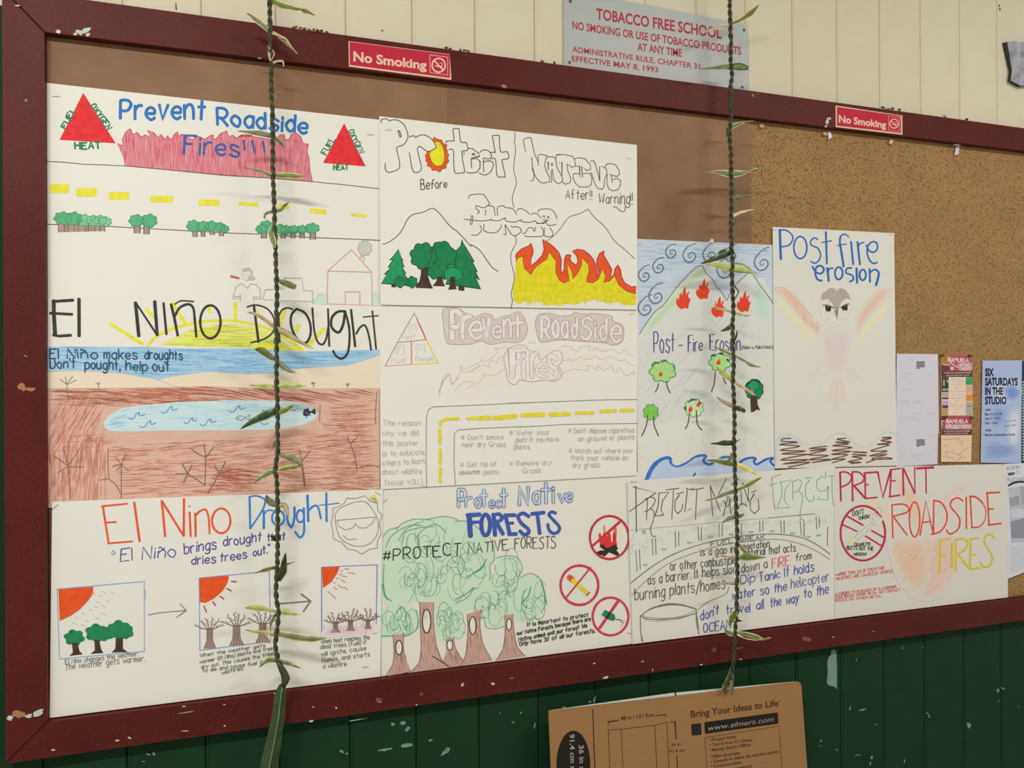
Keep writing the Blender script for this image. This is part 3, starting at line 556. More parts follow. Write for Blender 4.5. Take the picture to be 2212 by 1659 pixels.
SEA = t1+b1[::-1]; A.fill(SEA, ink('93c0d9', 'c', 1, .8)); A.hatch(SEA, [ink('6faad2'), ink('8fc0da'), ink('b4d6e0'), ink('5a9aca')], 800, 60, 1.0, 2, 4)
A.part('sand_drawing'); fr(100, 640); s1 = T('10,1100 1000,1095 1500,1085'); fr(440, 640); s1 += T('0,1075 400,1090 1200,1105 2110,1100'); fr(0, 0, 1); SAND = b1+s1[::-1]
A.fill(SAND, ink('e6d3b4', 'c', 4, .8)); A.line(b1, .9, ink('9fae9c')); A.line(s1, .9, ink('a88c78')); fr(100, 640); A.line('1340,1000 1400,1020 1540,1085', 5, ink('b0a080'))
A.part('soil_drawing'); fr(0, 0, 1); SOIL = s1+[(821, 1069), (104, 1096)]; A.fill(SOIL, ink('d6a58a', 'c', 3, .82))
S = [ink('b96f54'), ink('c98468'), ink('a86a52'), ink('d9a088'), ink('8c5a44')]
SL = [ink('c4846a'), ink('d19478'), ink('e2b398'), ink('b0745a')]
fr(0, 0, 1); mid = [(a, b) for a, b in s1 if True]
def sa(x, y): return -4 if y < 1000 else (3 if x > 600 else -3)
A.hatch([p for p in s1]+[(821, 868), (104, 880)], S, 520, 70, 1.6, lambda x, y: 3 if x < 500 else 12, 3)
A.hatch([(104, 935), (230, 935), (270, 960), (690, 935), (700, 880), (821, 860), (821, 1068), (232, 1085), (232, 960), (104, 1000)], SL+S[:2], 1500, 52, 1.5, sa, 5)
A.hatch([(104, 850), (225, 850), (235, 1090), (104, 1096)], SL+S[:2], 600, 46, 1.5, lambda x, y: -62 if y < 960 else -88, 7)
A.hatch([(690, 870), (821, 865), (821, 1068), (700, 1070)], S[1:]+SL, 420, 50, 1.0, -2, 4, bend=-.22)
fr(440, 880); A.hatch('20,680 700,740 700,900 600,1000 60,1040', [ink('b8684a'), ink('a85a42')], 130, 260, 8, 4, 5); fr(100, 640)
A.hatch('1000,1110 1700,1110 1750,1230 1100,1240', [ink('b9684e'), ink('c47a5e')], 60, 280, 8, 3, 3); fr(440, 640); A.hatch('100,1060 900,1090 1400,1200 1380,1320 900,1240 500,1100', [ink('8a4c38'), ink('a0604a')], 120, 260, 7, 14, 4)
A.lines('2070,1140 2050,1400 2055,1530;1390,1290 1385,1500', 10, ink('9a6a56')); A.line('2105,1120 2108,1655', 9, ink('6a5548')); fr(440, 880); A.line('2108,0 2108,975 2030,985', 8, ink('6a5548')); A.lines('1500,985 1700,962 1980,985;1860,715 2000,690 2095,712', 10, ink('9a4c3c'), True)
A.part('lake_drawing'); fr(100, 640); lk = T('690,1500 750,1420 900,1340 1100,1305 1600,1262 2100,1246'); fr(440, 640); lk += T('500,1245 900,1245 1100,1265 1290,1320 1375,1400 1330,1470 1200,1530 1000,1575 700,1595 300,1602'); fr(100, 640); lk += T('1900,1602 1400,1605 900,1615 760,1610 695,1570')
fr(0, 0, 1); A.fill(lk, ink('c0dade', 'c', 2, .88)); A.hatch(lk, [ink('a8cede'), ink('cfe2de')], 240, 60, 1.1, 0, 4); fr(100, 640); A.hatch('700,1500 800,1400 1000,1330 1000,1550 850,1600 720,1590', [ink('8cc0dc'), ink('9cc8e0')], 90, 150, 8, -8, 8)
WV = ink('4f86c0')
def squig(x, y, s=1.0): A.line([(x, y), (x+35*s, y+18*s), (x+70*s, y), (x+100*s, y-48*s), (x+135*s, y-62*s), (x+125*s, y-35*s), (x+150*s, y-20*s), (x+195*s, y-38*s)], 10, WV, True)
for a in ((980, 1450), (1370, 1380), (1115, 1550), (1835, 1528)): squig(*a)
squig(1645, 1505, .8); fr(440, 640); squig(300, 1370); squig(-45, 1528); A.lines('710,1355 725,1380 790,1388;1030,1352 1060,1365 1100,1360;680,1515 730,1530 770,1515', 10, WV, True)
A.part('fish_drawing'); A.line('385,1458 410,1430 450,1428 500,1450 550,1415 548,1478 495,1455 450,1480 410,1478 385,1458', 8, ink('6d7880')); A.ell(415, 1455, 8, 8, ink('6d7880'))
A.fill('1185,1400 1200,1360 1240,1340 1262,1368 1290,1372 1325,1340 1337,1410 1280,1392 1262,1420 1220,1432 1195,1425', ink('35343a'), True); A.lines('1210,1370 1195,1350;1250,1345 1255,1330;1230,1430 1232,1455;1265,1410 1278,1430', 9, ink('35343a')); A.ell(1225, 1385, 6, 6, ink('d0dde0')); A.ell(1245, 1400, 5, 5, ink('d0dde0'))
A.part('dead_tree_drawing'); DK = ink('7d7466'); fr(100, 640); A.lines('270,1240 250,1120 240,1050;240,1050 165,990;240,1040 230,960;245,1045 315,960;250,1055 360,1000;628,1108 623,1050 590,1035;623,1050 625,1025;623,1050 640,1040', 8, DK)
fr(100, 880); A.lines('285,1095 280,850 260,700;260,700 80,570;262,690 205,500;265,695 380,520;265,710 440,712;255,710 135,780;895,1080 895,680;895,680 820,590;895,680 950,560;895,680 985,760;895,680 790,710;895,690 840,750;640,870 745,850 830,920 895,1040;740,490 735,650 745,840', 10, ink('8a6454'))
A.lines('1895,930 1905,600;1905,600 1800,550 1710,480;1908,600 1885,435;1908,600 2000,470', 13, ink('8a6e60')); A.lines('1895,930 1690,790;1690,790 1545,797;1690,790 1640,900;1690,790 1620,670;1690,790 1740,690;1930,1025 2070,790;2070,790 2005,685;2070,790 2140,650;2070,790 2212,750', 14, ink('7a6c62'))
fr(440, 880); A.lines('1215,940 1175,640;1205,950 1165,680;1175,640 1140,500;1175,640 1275,520;1835,750 1800,560 1715,350;1755,435 1840,345', 12, ink('8a6454')); fr(440, 640); A.lines('1315,1090 1310,1045 1280,1045;1310,1045 1290,1030;1310,1045 1335,1030;1310,1045 1308,1025;1720,1100 1722,1060;1722,1060 1700,1040;1722,1060 1745,1045;1722,1060 1735,1035;1722,1065 1700,1060', 8, DK)
A.part('title_lettering'); fr(100, 640); B = ink('35352f')
A.line('88,50 90,200 105,465', 45, B); A.line('75,62 320,46', 34, B); A.line('45,202 310,215', 30, B); A.line('80,460 150,475 295,465', 32, B); A.line('390,30 392,475', 38, B)
A.line('1065,75 1105,475', 38, B); A.line('1075,85 1325,465', 24, B); A.line('1295,60 1325,465', 38, B); A.line('1400,80 1435,455', 29, B); A.line('1490,95 1530,260 1570,470', 32, B); A.line('1535,240 1590,140 1690,95 1755,140 1775,300 1792,485', 28, B, True); A.line('1535,95 1600,56 1680,56 1760,62', 16, B, True)
A.ell(1960, 305, 122, 198, None, 28, B)
fr(440, 640); A.line('520,128 620,103 760,150 840,270 830,420 720,510 560,555', 18, B, True); A.line('600,115 655,545', 28, B); A.line('892,200 905,545', 27, B); A.line('888,260 930,170 1000,138 1065,156', 19, B, True)
A.line('1110,150 1050,220 1042,330 1080,450 1150,540 1225,552 1275,460 1270,320 1210,200 1110,150', 27, B, True); A.line('1298,140 1320,400 1360,540 1420,575 1465,500 1490,350', 22, B, True); A.line('1485,150 1500,595', 22, B)
A.line('1690,180 1600,185 1530,260 1530,370 1610,432 1665,340 1690,180', 30, B, True); A.line('1690,180 1740,400 1728,650 1660,742 1590,720 1545,652', 26, B, True); A.line('1760,160 1810,600', 26, B); A.line('1822,450 1870,370 1930,350 1975,480 2000,642', 22, B, True); A.line('2015,175 2060,630', 21, B); A.line('1905,247 2085,232', 14, B)
A.part('handwriting'); fr(100, 640); HW = ink('2d4c5c')
for w, a, b in (('El', (38, 742), (145, 742)), ('Niño', (250, 742), (610, 745)), ('makes', (690, 748), (1085, 750)), ('droughts', (1175, 752), (1625, 757)), ("Don't", (48, 858), (345, 860)), ('pought,', (462, 865), (880, 878)), ('help', (950, 885), (1208, 890)), ('out', (1272, 892), (1470, 895))): A.text(w, a, b, 112, 15, HW)
A.flush()
# --- Prevent RoadSide Fires, pencil with dashed yellow road
A = poster([(820, 655), (1377, 664), (1375.5, 1027), (822, 1057)], .0135, 'Pale pencil Prevent RoadSide Fires poster with bubble letters and a bent dashed yellow road', c=-.008, hexp='e3dfd0')
fr(1000, 650); A.part('flame_outline'); WSH = ink('ecd6c8', 'c', 12, .45)
A.soft('-300,900 -100,700 300,520 900,480 1500,500 2000,580 2060,800 1700,900 1200,1000 600,1080 100,1150 -350,1250', WSH, .5)
GL1 = ink('b39c94', 'p', 0, .8); GL2 = ink('a08a86', 'p', 0, .85)
A.lines('1180,535 1290,550 1300,580 1380,600 1400,560 1480,540 1530,535 1500,560 1510,580 1560,580 1580,560 1640,590 1720,600 1760,575 1810,590 1870,630 1920,580 1960,620 2040,660;1190,715 1290,700 1300,720 1360,700 1400,670 1450,695 1540,690 1580,660 1620,690 1640,700 1770,670 1830,700 1900,720 1930,695 1960,740 2055,780;1180,875 1260,835 1340,815 1480,830 1500,800 1480,765 1540,790 1610,830 1605,770 1690,830 1780,770 1790,830 1840,855 1860,795 1900,830 1930,880 1990,890 2000,860 2050,865 2030,840', 6, GL1, True)
A.lines('-290,1090 -200,900 -160,870 -130,1000 -60,900 -20,780 0,860 100,830 200,760;-280,1150 -250,950 -200,880;-100,1080 0,980 100,960;40,1050 150,970;160,1000 240,920 235,870 300,890 400,880 460,830 500,820;0,830 60,800 200,730 240,680 220,720 300,710 420,610 380,560 440,570 520,540;310,780 330,720 370,710 400,740 450,660 490,680;60,820 100,850 220,770 340,805;780,510 850,490 860,520', 6, GL1, True)
A.lines('-290,1095 -240,960 -160,880 -130,1000 -50,910', 8, ink('c07884', 'p', 60, .85))
A.part('fire_triangle'); fr(810, 650); A.line('470,145 265,500 120,780', 8, ink('a0606a', 'p', 50, .9)); A.line('470,145 540,300 612,465', [5, 14, 12], ink('c23450')); A.line('265,498 612,463', 7, ink('905a60')); A.line('120,780 440,757', 7, ink('d07878')); A.line('435,490 438,757', 14, ink('d88078')); A.line('618,470 755,742 465,760', 16, ink('e0d23c'))
for t, a, b, h in (('(H)', (405, 345), (510, 338), 85), ('Heat', (338, 455), (478, 450), 48), ('(F)', (248, 620), (350, 612), 85), ('(O)', (490, 597), (600, 590), 85), ('Fuel', (195, 745), (355, 740), 58), ('Oxygen', (485, 722), (710, 715), 58)): A.text(t, a, b, h, 7, PENF)
A.part('bubble_lettering'); HL = ink('cdbfb6', 'c', 80, .75); LO = ink('a4868a'); LI = ink('ecd9cf')
A.fill('805,130 870,80 1000,95 1090,150 1190,195 1290,150 1390,165 1430,222 1540,180 1620,165 1700,130 1760,160 1820,300 1800,420 1720,495 1550,495 1380,520 1270,480 1140,515 950,520 860,500 830,400 820,300', HL, True); A.line('805,130 870,80 1000,95 1090,150 1190,195 1290,150 1390,165 1430,222 1540,180 1620,165 1700,130 1760,160 1820,300 1800,420 1720,495 1550,495 1380,520 1270,480 1140,515 950,520 860,500 830,400 820,300', 6, LO, True, True)
for ch, a, b, h, w in (('P', (920, 455), (1030, 455), 330, 70), ('r', (1045, 455), (1150, 455), 400, 60), ('e', (1130, 450), (1270, 450), 300, 55), ('V', (1290, 440), (1370, 440), 230, 55), ('e', (1410, 440), (1500, 440), 210, 45), ('n', (1540, 440), (1620, 440), 320, 45), ('t', (1640, 440), (1770, 430), 260, 50)): A.text(ch, a, b, h, w, LO, inner=LI, iw=w-13, jit=0)
fr(1000, 650); hp = '880,200 930,155 1050,150 1150,180 1280,170 1340,140 1450,160 1550,150 1770,180 1790,240 1890,280 1920,350 1905,480 1800,530 1700,500 1550,490 1350,475 1150,465 950,495 900,440 870,300'
A.fill(hp, HL, True); A.line(hp, 6, LO, True, True)
for ch, a, b, h, w in (('R', (940, 450), (1030, 450), 255, 52), ('o', (1075, 430), (1140, 430), 300, 48), ('a', (1180, 440), (1250, 440), 290, 42), ('d', (1300, 440), (1365, 440), 240, 42), ('S', (1420, 450), (1530, 450), 250, 46), ('i', (1580, 465), (1600, 465), 220, 40), ('d', (1640, 470), (1715, 470), 260, 44), ('e', (1770, 490), (1880, 490), 290, 46)): A.text(ch, a, b, h, w, LO, inner=LI, iw=w-12, jit=0)
hp = '510,620 600,540 730,530 790,590 900,620 920,710 1020,640 1120,590 1180,630 1180,720 1145,780 1175,830 1160,920 1080,960 970,945 830,965 680,945 640,990 590,995 540,940 510,800 490,700'
A.fill(hp, ink('e9ddd2', 'c', 10, .6), True); A.line(hp, 6, LO, True, True)
for ch, a, b, h, w in (('F', (590, 910), (740, 910), 320, 70), ('i', (725, 915), (745, 915), 300, 58), ('r', (820, 915), (890, 915), 420, 52), ('e', (880, 905), (1010, 905), 230, 45), ('s', (1010, 910), (1120, 910), 370, 60)): A.text(ch, a, b, h, w, GL2, inner=ink('e9dcd3'), iw=w-12, jit=0)
A.part('road_edge'); fr(810, 820); a1 = T('618,1290 612,1000 614,450 640,355 700,325 1200,305 1600,285'); a2 = T('962,1265 945,1000 950,640 1000,600 1300,580 1700,565'); fr(1000, 840); a1 += T('550,172 900,160 1300,145 1700,130 2080,127'); a2 += T('650,455 900,445 1200,425 2080,412'); fr(0, 0, 1)
A.line(a1, 1.1, ink('77756c')); A.line(a2, 1.1, ink('77756c'))
fr(810, 820); YR = ink('dfd034'); A.part('road_dash'); A.line('780,545 790,505 850,475 1005,468', 36, YR, True); A.part('road_dash'); A.line('1100,465 1375,455', [34, 55, 58, 55], YR); A.part('road_dash'); A.line('1425,460 1685,435', 52, YR); A.part('road_dash'); A.line('1750,425 2020,418', [46, 60, 60], YR); A.part('road_dash'); A.line('775,595 778,765', 36, YR); A.part('road_dash'); A.line('782,830 782,1005', 34, YR); A.part('road_dash'); A.line('783,1060 780,1225', 36, YR)
fr(1000, 650); A.part('road_dash'); A.line('1040,1358 1275,1350', 50, YR); A.part('road_dash'); A.line('1350,1338 1560,1338', 38, YR); A.part('road_dash'); A.line('1645,1320 1825,1310', 38, YR); A.part('road_dash'); A.line('1885,1308 2035,1305', 42, YR)
A.part('handwriting'); fr(810, 820); PT = ink('bcbaae', 'm')
for t, a, b in (('The reason', (105, 550), (540, 545)), ('why we did', (90, 672), (520, 665)), ('this poster', (90, 790), (515, 785)), ('is to educate', (95, 915), (590, 895)), ('others to learn', (90, 1030), (595, 1000)), ('about wildfire', (85, 1132), (560, 1125)), ('THANK YOU', (110, 1272), (520, 1255))): A.text(t, a, b, 64, 7.5, PT)
A.line('555,1180 570,1230 540,1260 600,1275', 8, PT)
for t, a, b in (("# Don't smoke", (1035, 718), (1535, 712)), ('near dry Grass', (1035, 802), (1560, 800)), ('# Get rid of', (1025, 1045), (1455, 1032)), ('plants', (1300, 1135), (1475, 1130)), ('# Water your', (1610, 662), (2090, 655)), ('plant if you have', (1680, 748), (2190, 735)), ('plants', (1660, 832), (1850, 830)), ('# Remove dry', (1610, 1030), (2110, 1012)), ('Grass', (1770, 1115), (1980, 1110))): A.text(t, a, b, 58, 7.5, PT)
A.text('NONNATIVE', (1005, 1138), (1255, 1125), 38, 7, ink('a09e94'))
fr(1000, 840)
for t, a, b in (("# Don't depose cigarettes", (1265, 527), (2050, 522)), ('on ground or plants', (1380, 622), (2050, 602)), ('# Watch out where you', (1270, 768), (2020, 762)), ('Park your vehicle on', (1305, 852), (1970, 848)), ('dry grass.', (1310, 938), (1640, 932))): A.text(t, a, b, 58, 7.5, PT)
A.flush()

# --- El Nino Drought, three framed panels
A = poster([(112.5, 1084), (827, 1057), (822, 1461.5), (107, 1551)], .0128, 'El Nino Drought poster in orange and blue with three framed panels of trees drying out', c=.001)
fr(100, 1060); A.part('title_lettering'); O2 = ink('e35a34'); B2 = ink('3a80c4')
A.line('675,185 745,630', 26, O2); A.line('662,186 970,156', 24, O2); A.line('710,382 835,374', 24, O2); A.line('735,630 1028,606', 24, O2); A.line('1050,140 1115,605', 28, O2); A.line('1380,120 1420,545', 28, O2); A.line('1382,125 1640,540', 27, O2); A.line('1645,95 1642,540', 28, O2)
A.line('1712,258 1725,545', 26, O2); A.line('1700,183 1720,187', 14, O2); A.line('1780,270 1785,545', 28, O2); A.line('1785,295 1840,242 1905,228 1940,330 1950,515', 24, O2, True); A.ell(2090, 360, 110, 148, None, 26, O2)
fr(440, 1050); A.line('548,130 556,510', 26, B2); A.line('540,130 620,116 700,140 735,180 700,290 555,510', 21, B2, True); A.line('718,290 718,505', 30, B2); A.line('725,330 770,290 842,296', 19, B2, True); A.ell(890, 380, 74, 88, None, 24, B2); A.line('1003,260 1000,400 1045,492 1080,400 1085,252', 28, B2, True)
A.ell(1155, 360, 45, 72, None, 26, B2); A.line('1195,260 1200,430 1195,560 1150,615 1092,545', 26, B2, True); A.line('1240,110 1250,422', 30, B2); A.line('1250,300 1310,240 1365,250 1400,390', 24, B2, True); A.line('1465,82 1468,422', 27, B2); A.line('1380,230 1620,205', 13, B2)
A.part('handwriting'); fr(100, 1060); PU = ink('51488e'); PG = ink('5c587c')
A.lines('775,745 812,770;790,715 830,750', 9, PG)
A.text('El', (885, 850), (1025, 828), 150, 13, PU); A.text('Niño', (1145, 818), (1545, 785), 140, 13, PU); A.text('brings', (1650, 755), (2030, 695), 122, 14, PU); A.text('dries', (1735, 885), (2020, 862), 102, 14, PU)
fr(440, 1050); A.text('drought', (235, 722), (685, 655), 110, 14, PU); A.text('that', (760, 660), (970, 640), 88, 14, PU); A.text('trees', (195, 905), (515, 862), 98, 14, PU); A.text('out."', (590, 838), (790, 790), 92, 14, PU)
A.part('sun_face'); SP = ink('8b7f72')
A.line('1545,265 1610,245 1680,205 1710,145 1820,150 1925,115 1990,180 2075,205 2080,290 2130,350 2100,450 2120,570 2075,660 2075,740 1980,755 1890,815 1820,770 1720,755 1650,675 1550,630 1540,520 1520,430 1545,350 1545,265', 8, SP)
A.line('1570,400 1600,290 1700,230 1820,190 1930,190 2030,300 2085,430 2070,580 1980,690 1850,720 1730,690 1620,600', 8, SP, True, True); A.lines('1590,410 2050,370;1590,410 1610,480 1700,525 1780,500 1812,455;1812,455 1860,500 1940,500 2020,440 2050,375;1665,590 1720,640 1825,632;1812,440 1812,458', 8, SP)
A.part('panel_drawing'); fr(100, 1220); SN = ink('ec521c'); BX = ink('7a9cc8', 'c', 0, .85); GT = ink('1c8150'); TRK = ink('44322a')
A.line('130,290 1172,200 1172,1035 158,1125', 11, BX, closed=True); A.line('1178,300 1175,420', 18, BX)
A.fill('145,293 562,262 555,345 500,430 400,535 300,605 160,672', SN)
for i in range(12):
    x = 560-i*34; y = 330+i*28; A.line([(x, y), (x+22, y+24)], 6, ink('b07a72'))
for x, y in ((690, 325), (650, 372), (730, 430), (620, 445), (600, 505), (690, 492), (530, 540), (440, 585), (680, 585), (360, 630), (480, 665), (610, 640), (330, 700), (440, 720), (800, 340)): A.line([(x-22, y-8), (x+22, y+10)], 6, ink('b3a99e'))
A.cloud(335, 870, 118, 92, GT, n=6, ph=.9); A.cloud(600, 815, 130, 105, GT, n=6); A.cloud(700, 820, 110, 85, GT, n=5); A.cloud(870, 780, 135, 112, GT, n=6); A.cloud(960, 800, 80, 82, GT, n=5)
for p in ('305,930 372,928 395,1030 435,1070 278,1088 318,1045', '575,895 630,895 655,1010 682,1054 530,1065 580,1020', '830,880 915,865 915,1000 972,1044 780,1048 825,1000'): A.fill(p, TRK)
A.part('handwriting'); NT = ink('6a685c'); A.text('El Nino changes the weather.', (228, 1190), (1095, 1088), 56, 7, NT); A.text('The weather gets warmer.', (225, 1258), (1175, 1150), 72, 7.5, NT)
A.part('arrow'); A.lines('1215,600 1340,575 1670,545;1595,465 1672,545 1555,630', 10, ink('74726a'))
fr(440, 1220); A.lines('910,465 1275,435;1165,350 1277,435 1190,560', 20, ink('7d7d78'))
def dead(x, y, w, h, hb, seed, col=None):
    random.seed(seed); c = col or ink('6e564c')
    A.fill([(x-w/2, y-h), (x+w/2, y-h), (x+w*.55, y-h*.4), (x+w*1.2, y), (x-w*1.1, y), (x-w*.5, y-h*.4)], ink('a38c80'))
    for i in range(5): A.line([(x+(i-2)*w*.24, y-h), (x+(i-2)*w*.28, y-h*.4), (x+(i-2)*w*.5, y)], 7, c, True)
    for i in range(6):
        a = math.radians(-160+i*28+random.uniform(-8, 8)); l = hb*random.uniform(.75, 1.05); ex, ey = x+(i-2.5)*w*.16+math.cos(a)*l, y-h+math.sin(a)*l
        bx, by = x+(i-2.5)*w*.16, y-h+8; A.line([(bx, by), ((bx+ex)/2, (by+ey)/2+6), (ex, ey)], [11, 8, 6], c)
        for t in (.4, .6, .8, .95):
            px, py = bx+(ex-bx)*t, by+(ey-by)*t; b = a+random.choice((-.9, .9)); A.line([(px, py), (px+math.cos(b)*hb*.17, py+math.sin(b)*hb*.17)], 6, c)
A.part('panel_drawing'); A.line('-55,158 785,78 800,915 -45,1022', 9, ink('6a86c6', 'c', 0, .9), closed=True); A.fill('-50,162 295,130 298,160 285,215 230,310 120,405 20,455 -45,445', SN)
A.lines('330,198 390,203;275,283 330,312;190,373 240,408;107,440 143,487;3,492 32,565', 15, ink('b33a60'))
dead(72, 1000, 68, 235, 150, 3); dead(392, 965, 80, 240, 165, 5); dead(705, 930, 80, 230, 170, 9)
A.part('panel_drawing'); A.line('1408,28 2072,0 2060,820 1410,870', 9, ink('5f74c4', 'c', 0, .9), closed=True); A.fill('1412,32 1622,22 1600,90 1530,200 1425,278', SN)
A.lines('1680,45 1710,52 1740,45;1630,72 1662,72;1720,98 1780,98 1805,115;1610,113 1658,110;1645,130 1680,138 1715,142;1580,160 1612,165;1640,170 1665,195 1695,210;1545,208 1570,222;1605,235 1640,268 1690,275 1718,300;1550,265 1575,285 1598,298;1485,318 1530,360 1578,405', 7, ink('c8645a'), True)
A.soft('1425,865 1430,760 1500,740 1700,720 1900,730 2050,700 2055,815 1700,850', ink('e3bcc4', 'c', 88, .6), .3); A.hatch('1425,865 1425,700 2050,640 2050,815', [ink('d9b0b8'), ink('b8a8aa'), ink('e8c8cc')], 90, 90, 7, -86, 10)
dead(1575, 810, 50, 120, 130, 12); dead(1755, 790, 50, 120, 150, 14); dead(1962, 765, 40, 100, 140, 17); random.seed(21)
A.part('handwriting')
for t, a, b in (('When the weather gets', (-45, 1105), (735, 982)), ('warmer (El Nino) plants and trees', (-45, 1180), (850, 1008)), ('dry out. This causes the trees', (-28, 1242), (850, 1078)), ('to die and cause fuel for', (-12, 1285), (760, 1178)), ('wildfires.', (215, 1312), (475, 1252)), ('When heat reaches the', (1405, 942), (1980, 888)), ('dead trees (fuel) it', (1395, 1008), (1940, 948)), ('will ignite, cause', (1405, 1092), (1940, 1018)), ('flames, and starts', (1405, 1168), (1985, 1092)), ('a wildfire.', (1425, 1240), (1715, 1205))): A.text(t, a, b, 42 if a[0] < 1000 else 52, 6.5, NT)
A.flush()

# --- Protect Native FORESTS
A = poster([(826, 1048), (1384, 1020), (1366.5, 1390.5), (823, 1461)], .0106, 'Protect Native FORESTS poster with big scribbled green trees and three red crossed-out circles', hexp='e1dccb')
fr(810, 1020); A.part('tree_crown'); CR = ink('c5dcbc', 'c', 60, .85); AR = [ink('6f9c80'), ink('52866a'), ink('8fae94')]
A.fill('95,770 250,660 400,580 700,540 950,560 1150,640 1300,760 1420,900 1430,1050 1380,1150 1370,1280 1250,1370 1150,1480 1000,1560 850,1600 700,1570 520,1540 400,1610 250,1650 90,1500', CR, True)
random.seed(5)
def arcs(cx, cy, rx, ry, n, rr, w=6, cols=AR):
    for _ in range(n):
        a = random.uniform(0, 6.28); q = random.uniform(0, 1)**.5*.82; x, y = cx+math.cos(a)*rx*q, cy+math.sin(a)*ry*q; r = random.uniform(.6, 1.2)*rr; s0 = random.uniform(0, 6.28); l = random.uniform(2, 4.2); e = random.uniform(.9, 1.7)
        A.line([(x+r*math.cos(s0+l*i/9)*.8, y+r*e*math.sin(s0+l*i/9)) for i in range(10)], w, random.choice(cols))
arcs(740, 1080, 640, 500, 60, 120); 
A.lines('95,770 170,690 270,660;250,690 330,610 480,560 650,570;650,560 800,530 930,545 1000,580;950,590 1100,590 1250,680;1370,780 1420,900 1420,1050 1370,1120 1380,1250 1300,1360 1180,1400 1100,1500 960,1570;130,900 200,760 400,640 560,640;280,820 360,690 520,600;330,860 360,720 560,660 700,650;480,800 560,700 720,620 850,720;110,1100 100,1300 130,1480 200,1540', 8, AR[1], True)
A.lines('1330,1040 1280,1130 1180,1200;1100,1250 1250,1170 1310,1100;90,1340 110,1460 150,1520;960,1520 1080,1460 1180,1380', 14, ink('4fa67a'), True)
A.part('tree_crown'); A.fill('1240,1380 1400,1250 1450,1080 1520,1010 1620,1000 1740,1060 1760,1160 1740,1220 1850,1215 1960,1270 2020,1400 2040,1560 1980,1700 1850,1770 1700,1780 1640,1700 1560,1850 1450,1860 1310,1800 1290,1700 1240,1640 1090,1660 1060,1760 1060,1960 960,2000 740,2010 710,1900 720,1700 700,1580 850,1600 1000,1560 1180,1450', CR, True)
arcs(1600, 1300, 190, 280, 14, 90); arcs(1850, 1520, 190, 230, 16, 90); arcs(1450, 1600, 250, 180, 20, 80); arcs(900, 1790, 170, 200, 26, 70, cols=AR+[ink('5fae80')]); A.lines('1440,1030 1560,1000 1700,1020 1760,1150 1700,1260;1740,1260 1850,1210 1960,1260 2020,1400 2040,1560 1980,1680;1310,1760 1330,1850 1440,1870 1540,1840', 7, AR[1], True); A.lines('1990,1330 2025,1440 2030,1560;1860,1370 1830,1480 1750,1570', 13, ink('4f9a70'), True)
fr(810, 1200); A.part('tree_crown'); A.fill('78,620 250,670 450,610 520,700 515,870 420,940 340,965 200,950 75,975', CR); arcs(290, 790, 190, 140, 22, 80, 7, AR+[ink('4fb080')]); A.line('75,965 200,960 350,960 480,900 520,800 490,650', 14, ink('57b084'), True)
A.part('tree_trunk'); TK = ink('bd917a', 'c', 88, .82); TL = ink('6e5044')
def trunk(p, hx, hy, rx, ry, lw=12):
    pp = T(p); fr_s = list(FR); A.fill(p, TK); FR[:] = [0, 0, 1]; A.hatch(pp, [ink('9c6e58'), ink('a87e68')], 60, 22, .9, 86, 7); A.hatch(pp, [ink('9c6e58'), ink('7c5a4c')], 26, 30, .9, 80, 10); FR[:] = fr_s
    A.ell(hx, hy, rx, ry, ink('e6dccb')); A.ell(hx, hy, rx, ry, None, lw, ink('5a3e30'))
for i, (p, *a) in enumerate((('215,945 345,935 340,1100 370,1240 430,1385 150,1440 212,1300 228,1150', 287, 1100, 40, 85, 14), ('845,990 940,980 960,1100 1045,1250 1000,1318 890,1335 808,1270 852,1150', 895, 1070, 35, 60, 12), ('1100,700 1260,650 1255,850 1290,1050 1395,1252 1010,1318 1080,1200 1110,900', 1167, 838, 40, 105, 13), ('1550,715 1645,700 1660,900 1700,1090 1795,1202 1445,1255 1530,1110 1557,900', 1602, 825, 30, 70, 11), ('535,555 700,560 700,800 730,1050 800,1250 892,1328 430,1388 525,1280 552,1100 540,800', 617, 785, 50, 142, 15))):
    if i: A.part('tree_trunk')
    trunk(p, *a); q = p.split(); n = {0: 4, 1: 4, 2: 5, 3: 5, 4: 6}[i]
    A.line(' '.join(q[1:n]), 7, TL, True); A.line(' '.join([q[0]]+q[:n-1:-1][:]), 7, TL, True) if i in (0, 2, 3, 4) else None
A.line('682,1198 800,1270 880,1325', 12, ink('4c382e'))
A.part('title_lettering'); fr(810, 1020); DB = ink('47598c'); PB = ink('c3d0e2'); SB = ink('3c58a4')
for ch, a, b, h, w in (('P', (1000, 415), (1080, 415), 205, 44), ('r', (1085, 415), (1160, 412), 160, 36), ('o', (1200, 415), (1260, 412), 160, 36), ('t', (1265, 412), (1340, 408), 200, 40), ('e', (1365, 425), (1425, 422), 125, 30), ('c', (1450, 420), (1500, 418), 115, 30), ('t', (1500, 420), (1580, 415), 220, 40)): A.text(ch, a, b, h, w, DB, inner=PB, iw=w-15, jit=0)
fr(1000, 1020)
for ch, a, b, h, w in (('N', (675, 390), (780, 380), 200, 44), ('a', (840, 378), (915, 375), 210, 38), ('t', (940, 372), (1045, 368), 240, 40), ('i', (1080, 362), (1084, 362), 185, 38), ('v', (1150, 355), (1225, 350), 140, 34), ('e', (1235, 355), (1300, 350), 150, 34)): A.text(ch, a, b, h, w, DB, inner=PB, iw=w-15, jit=0)
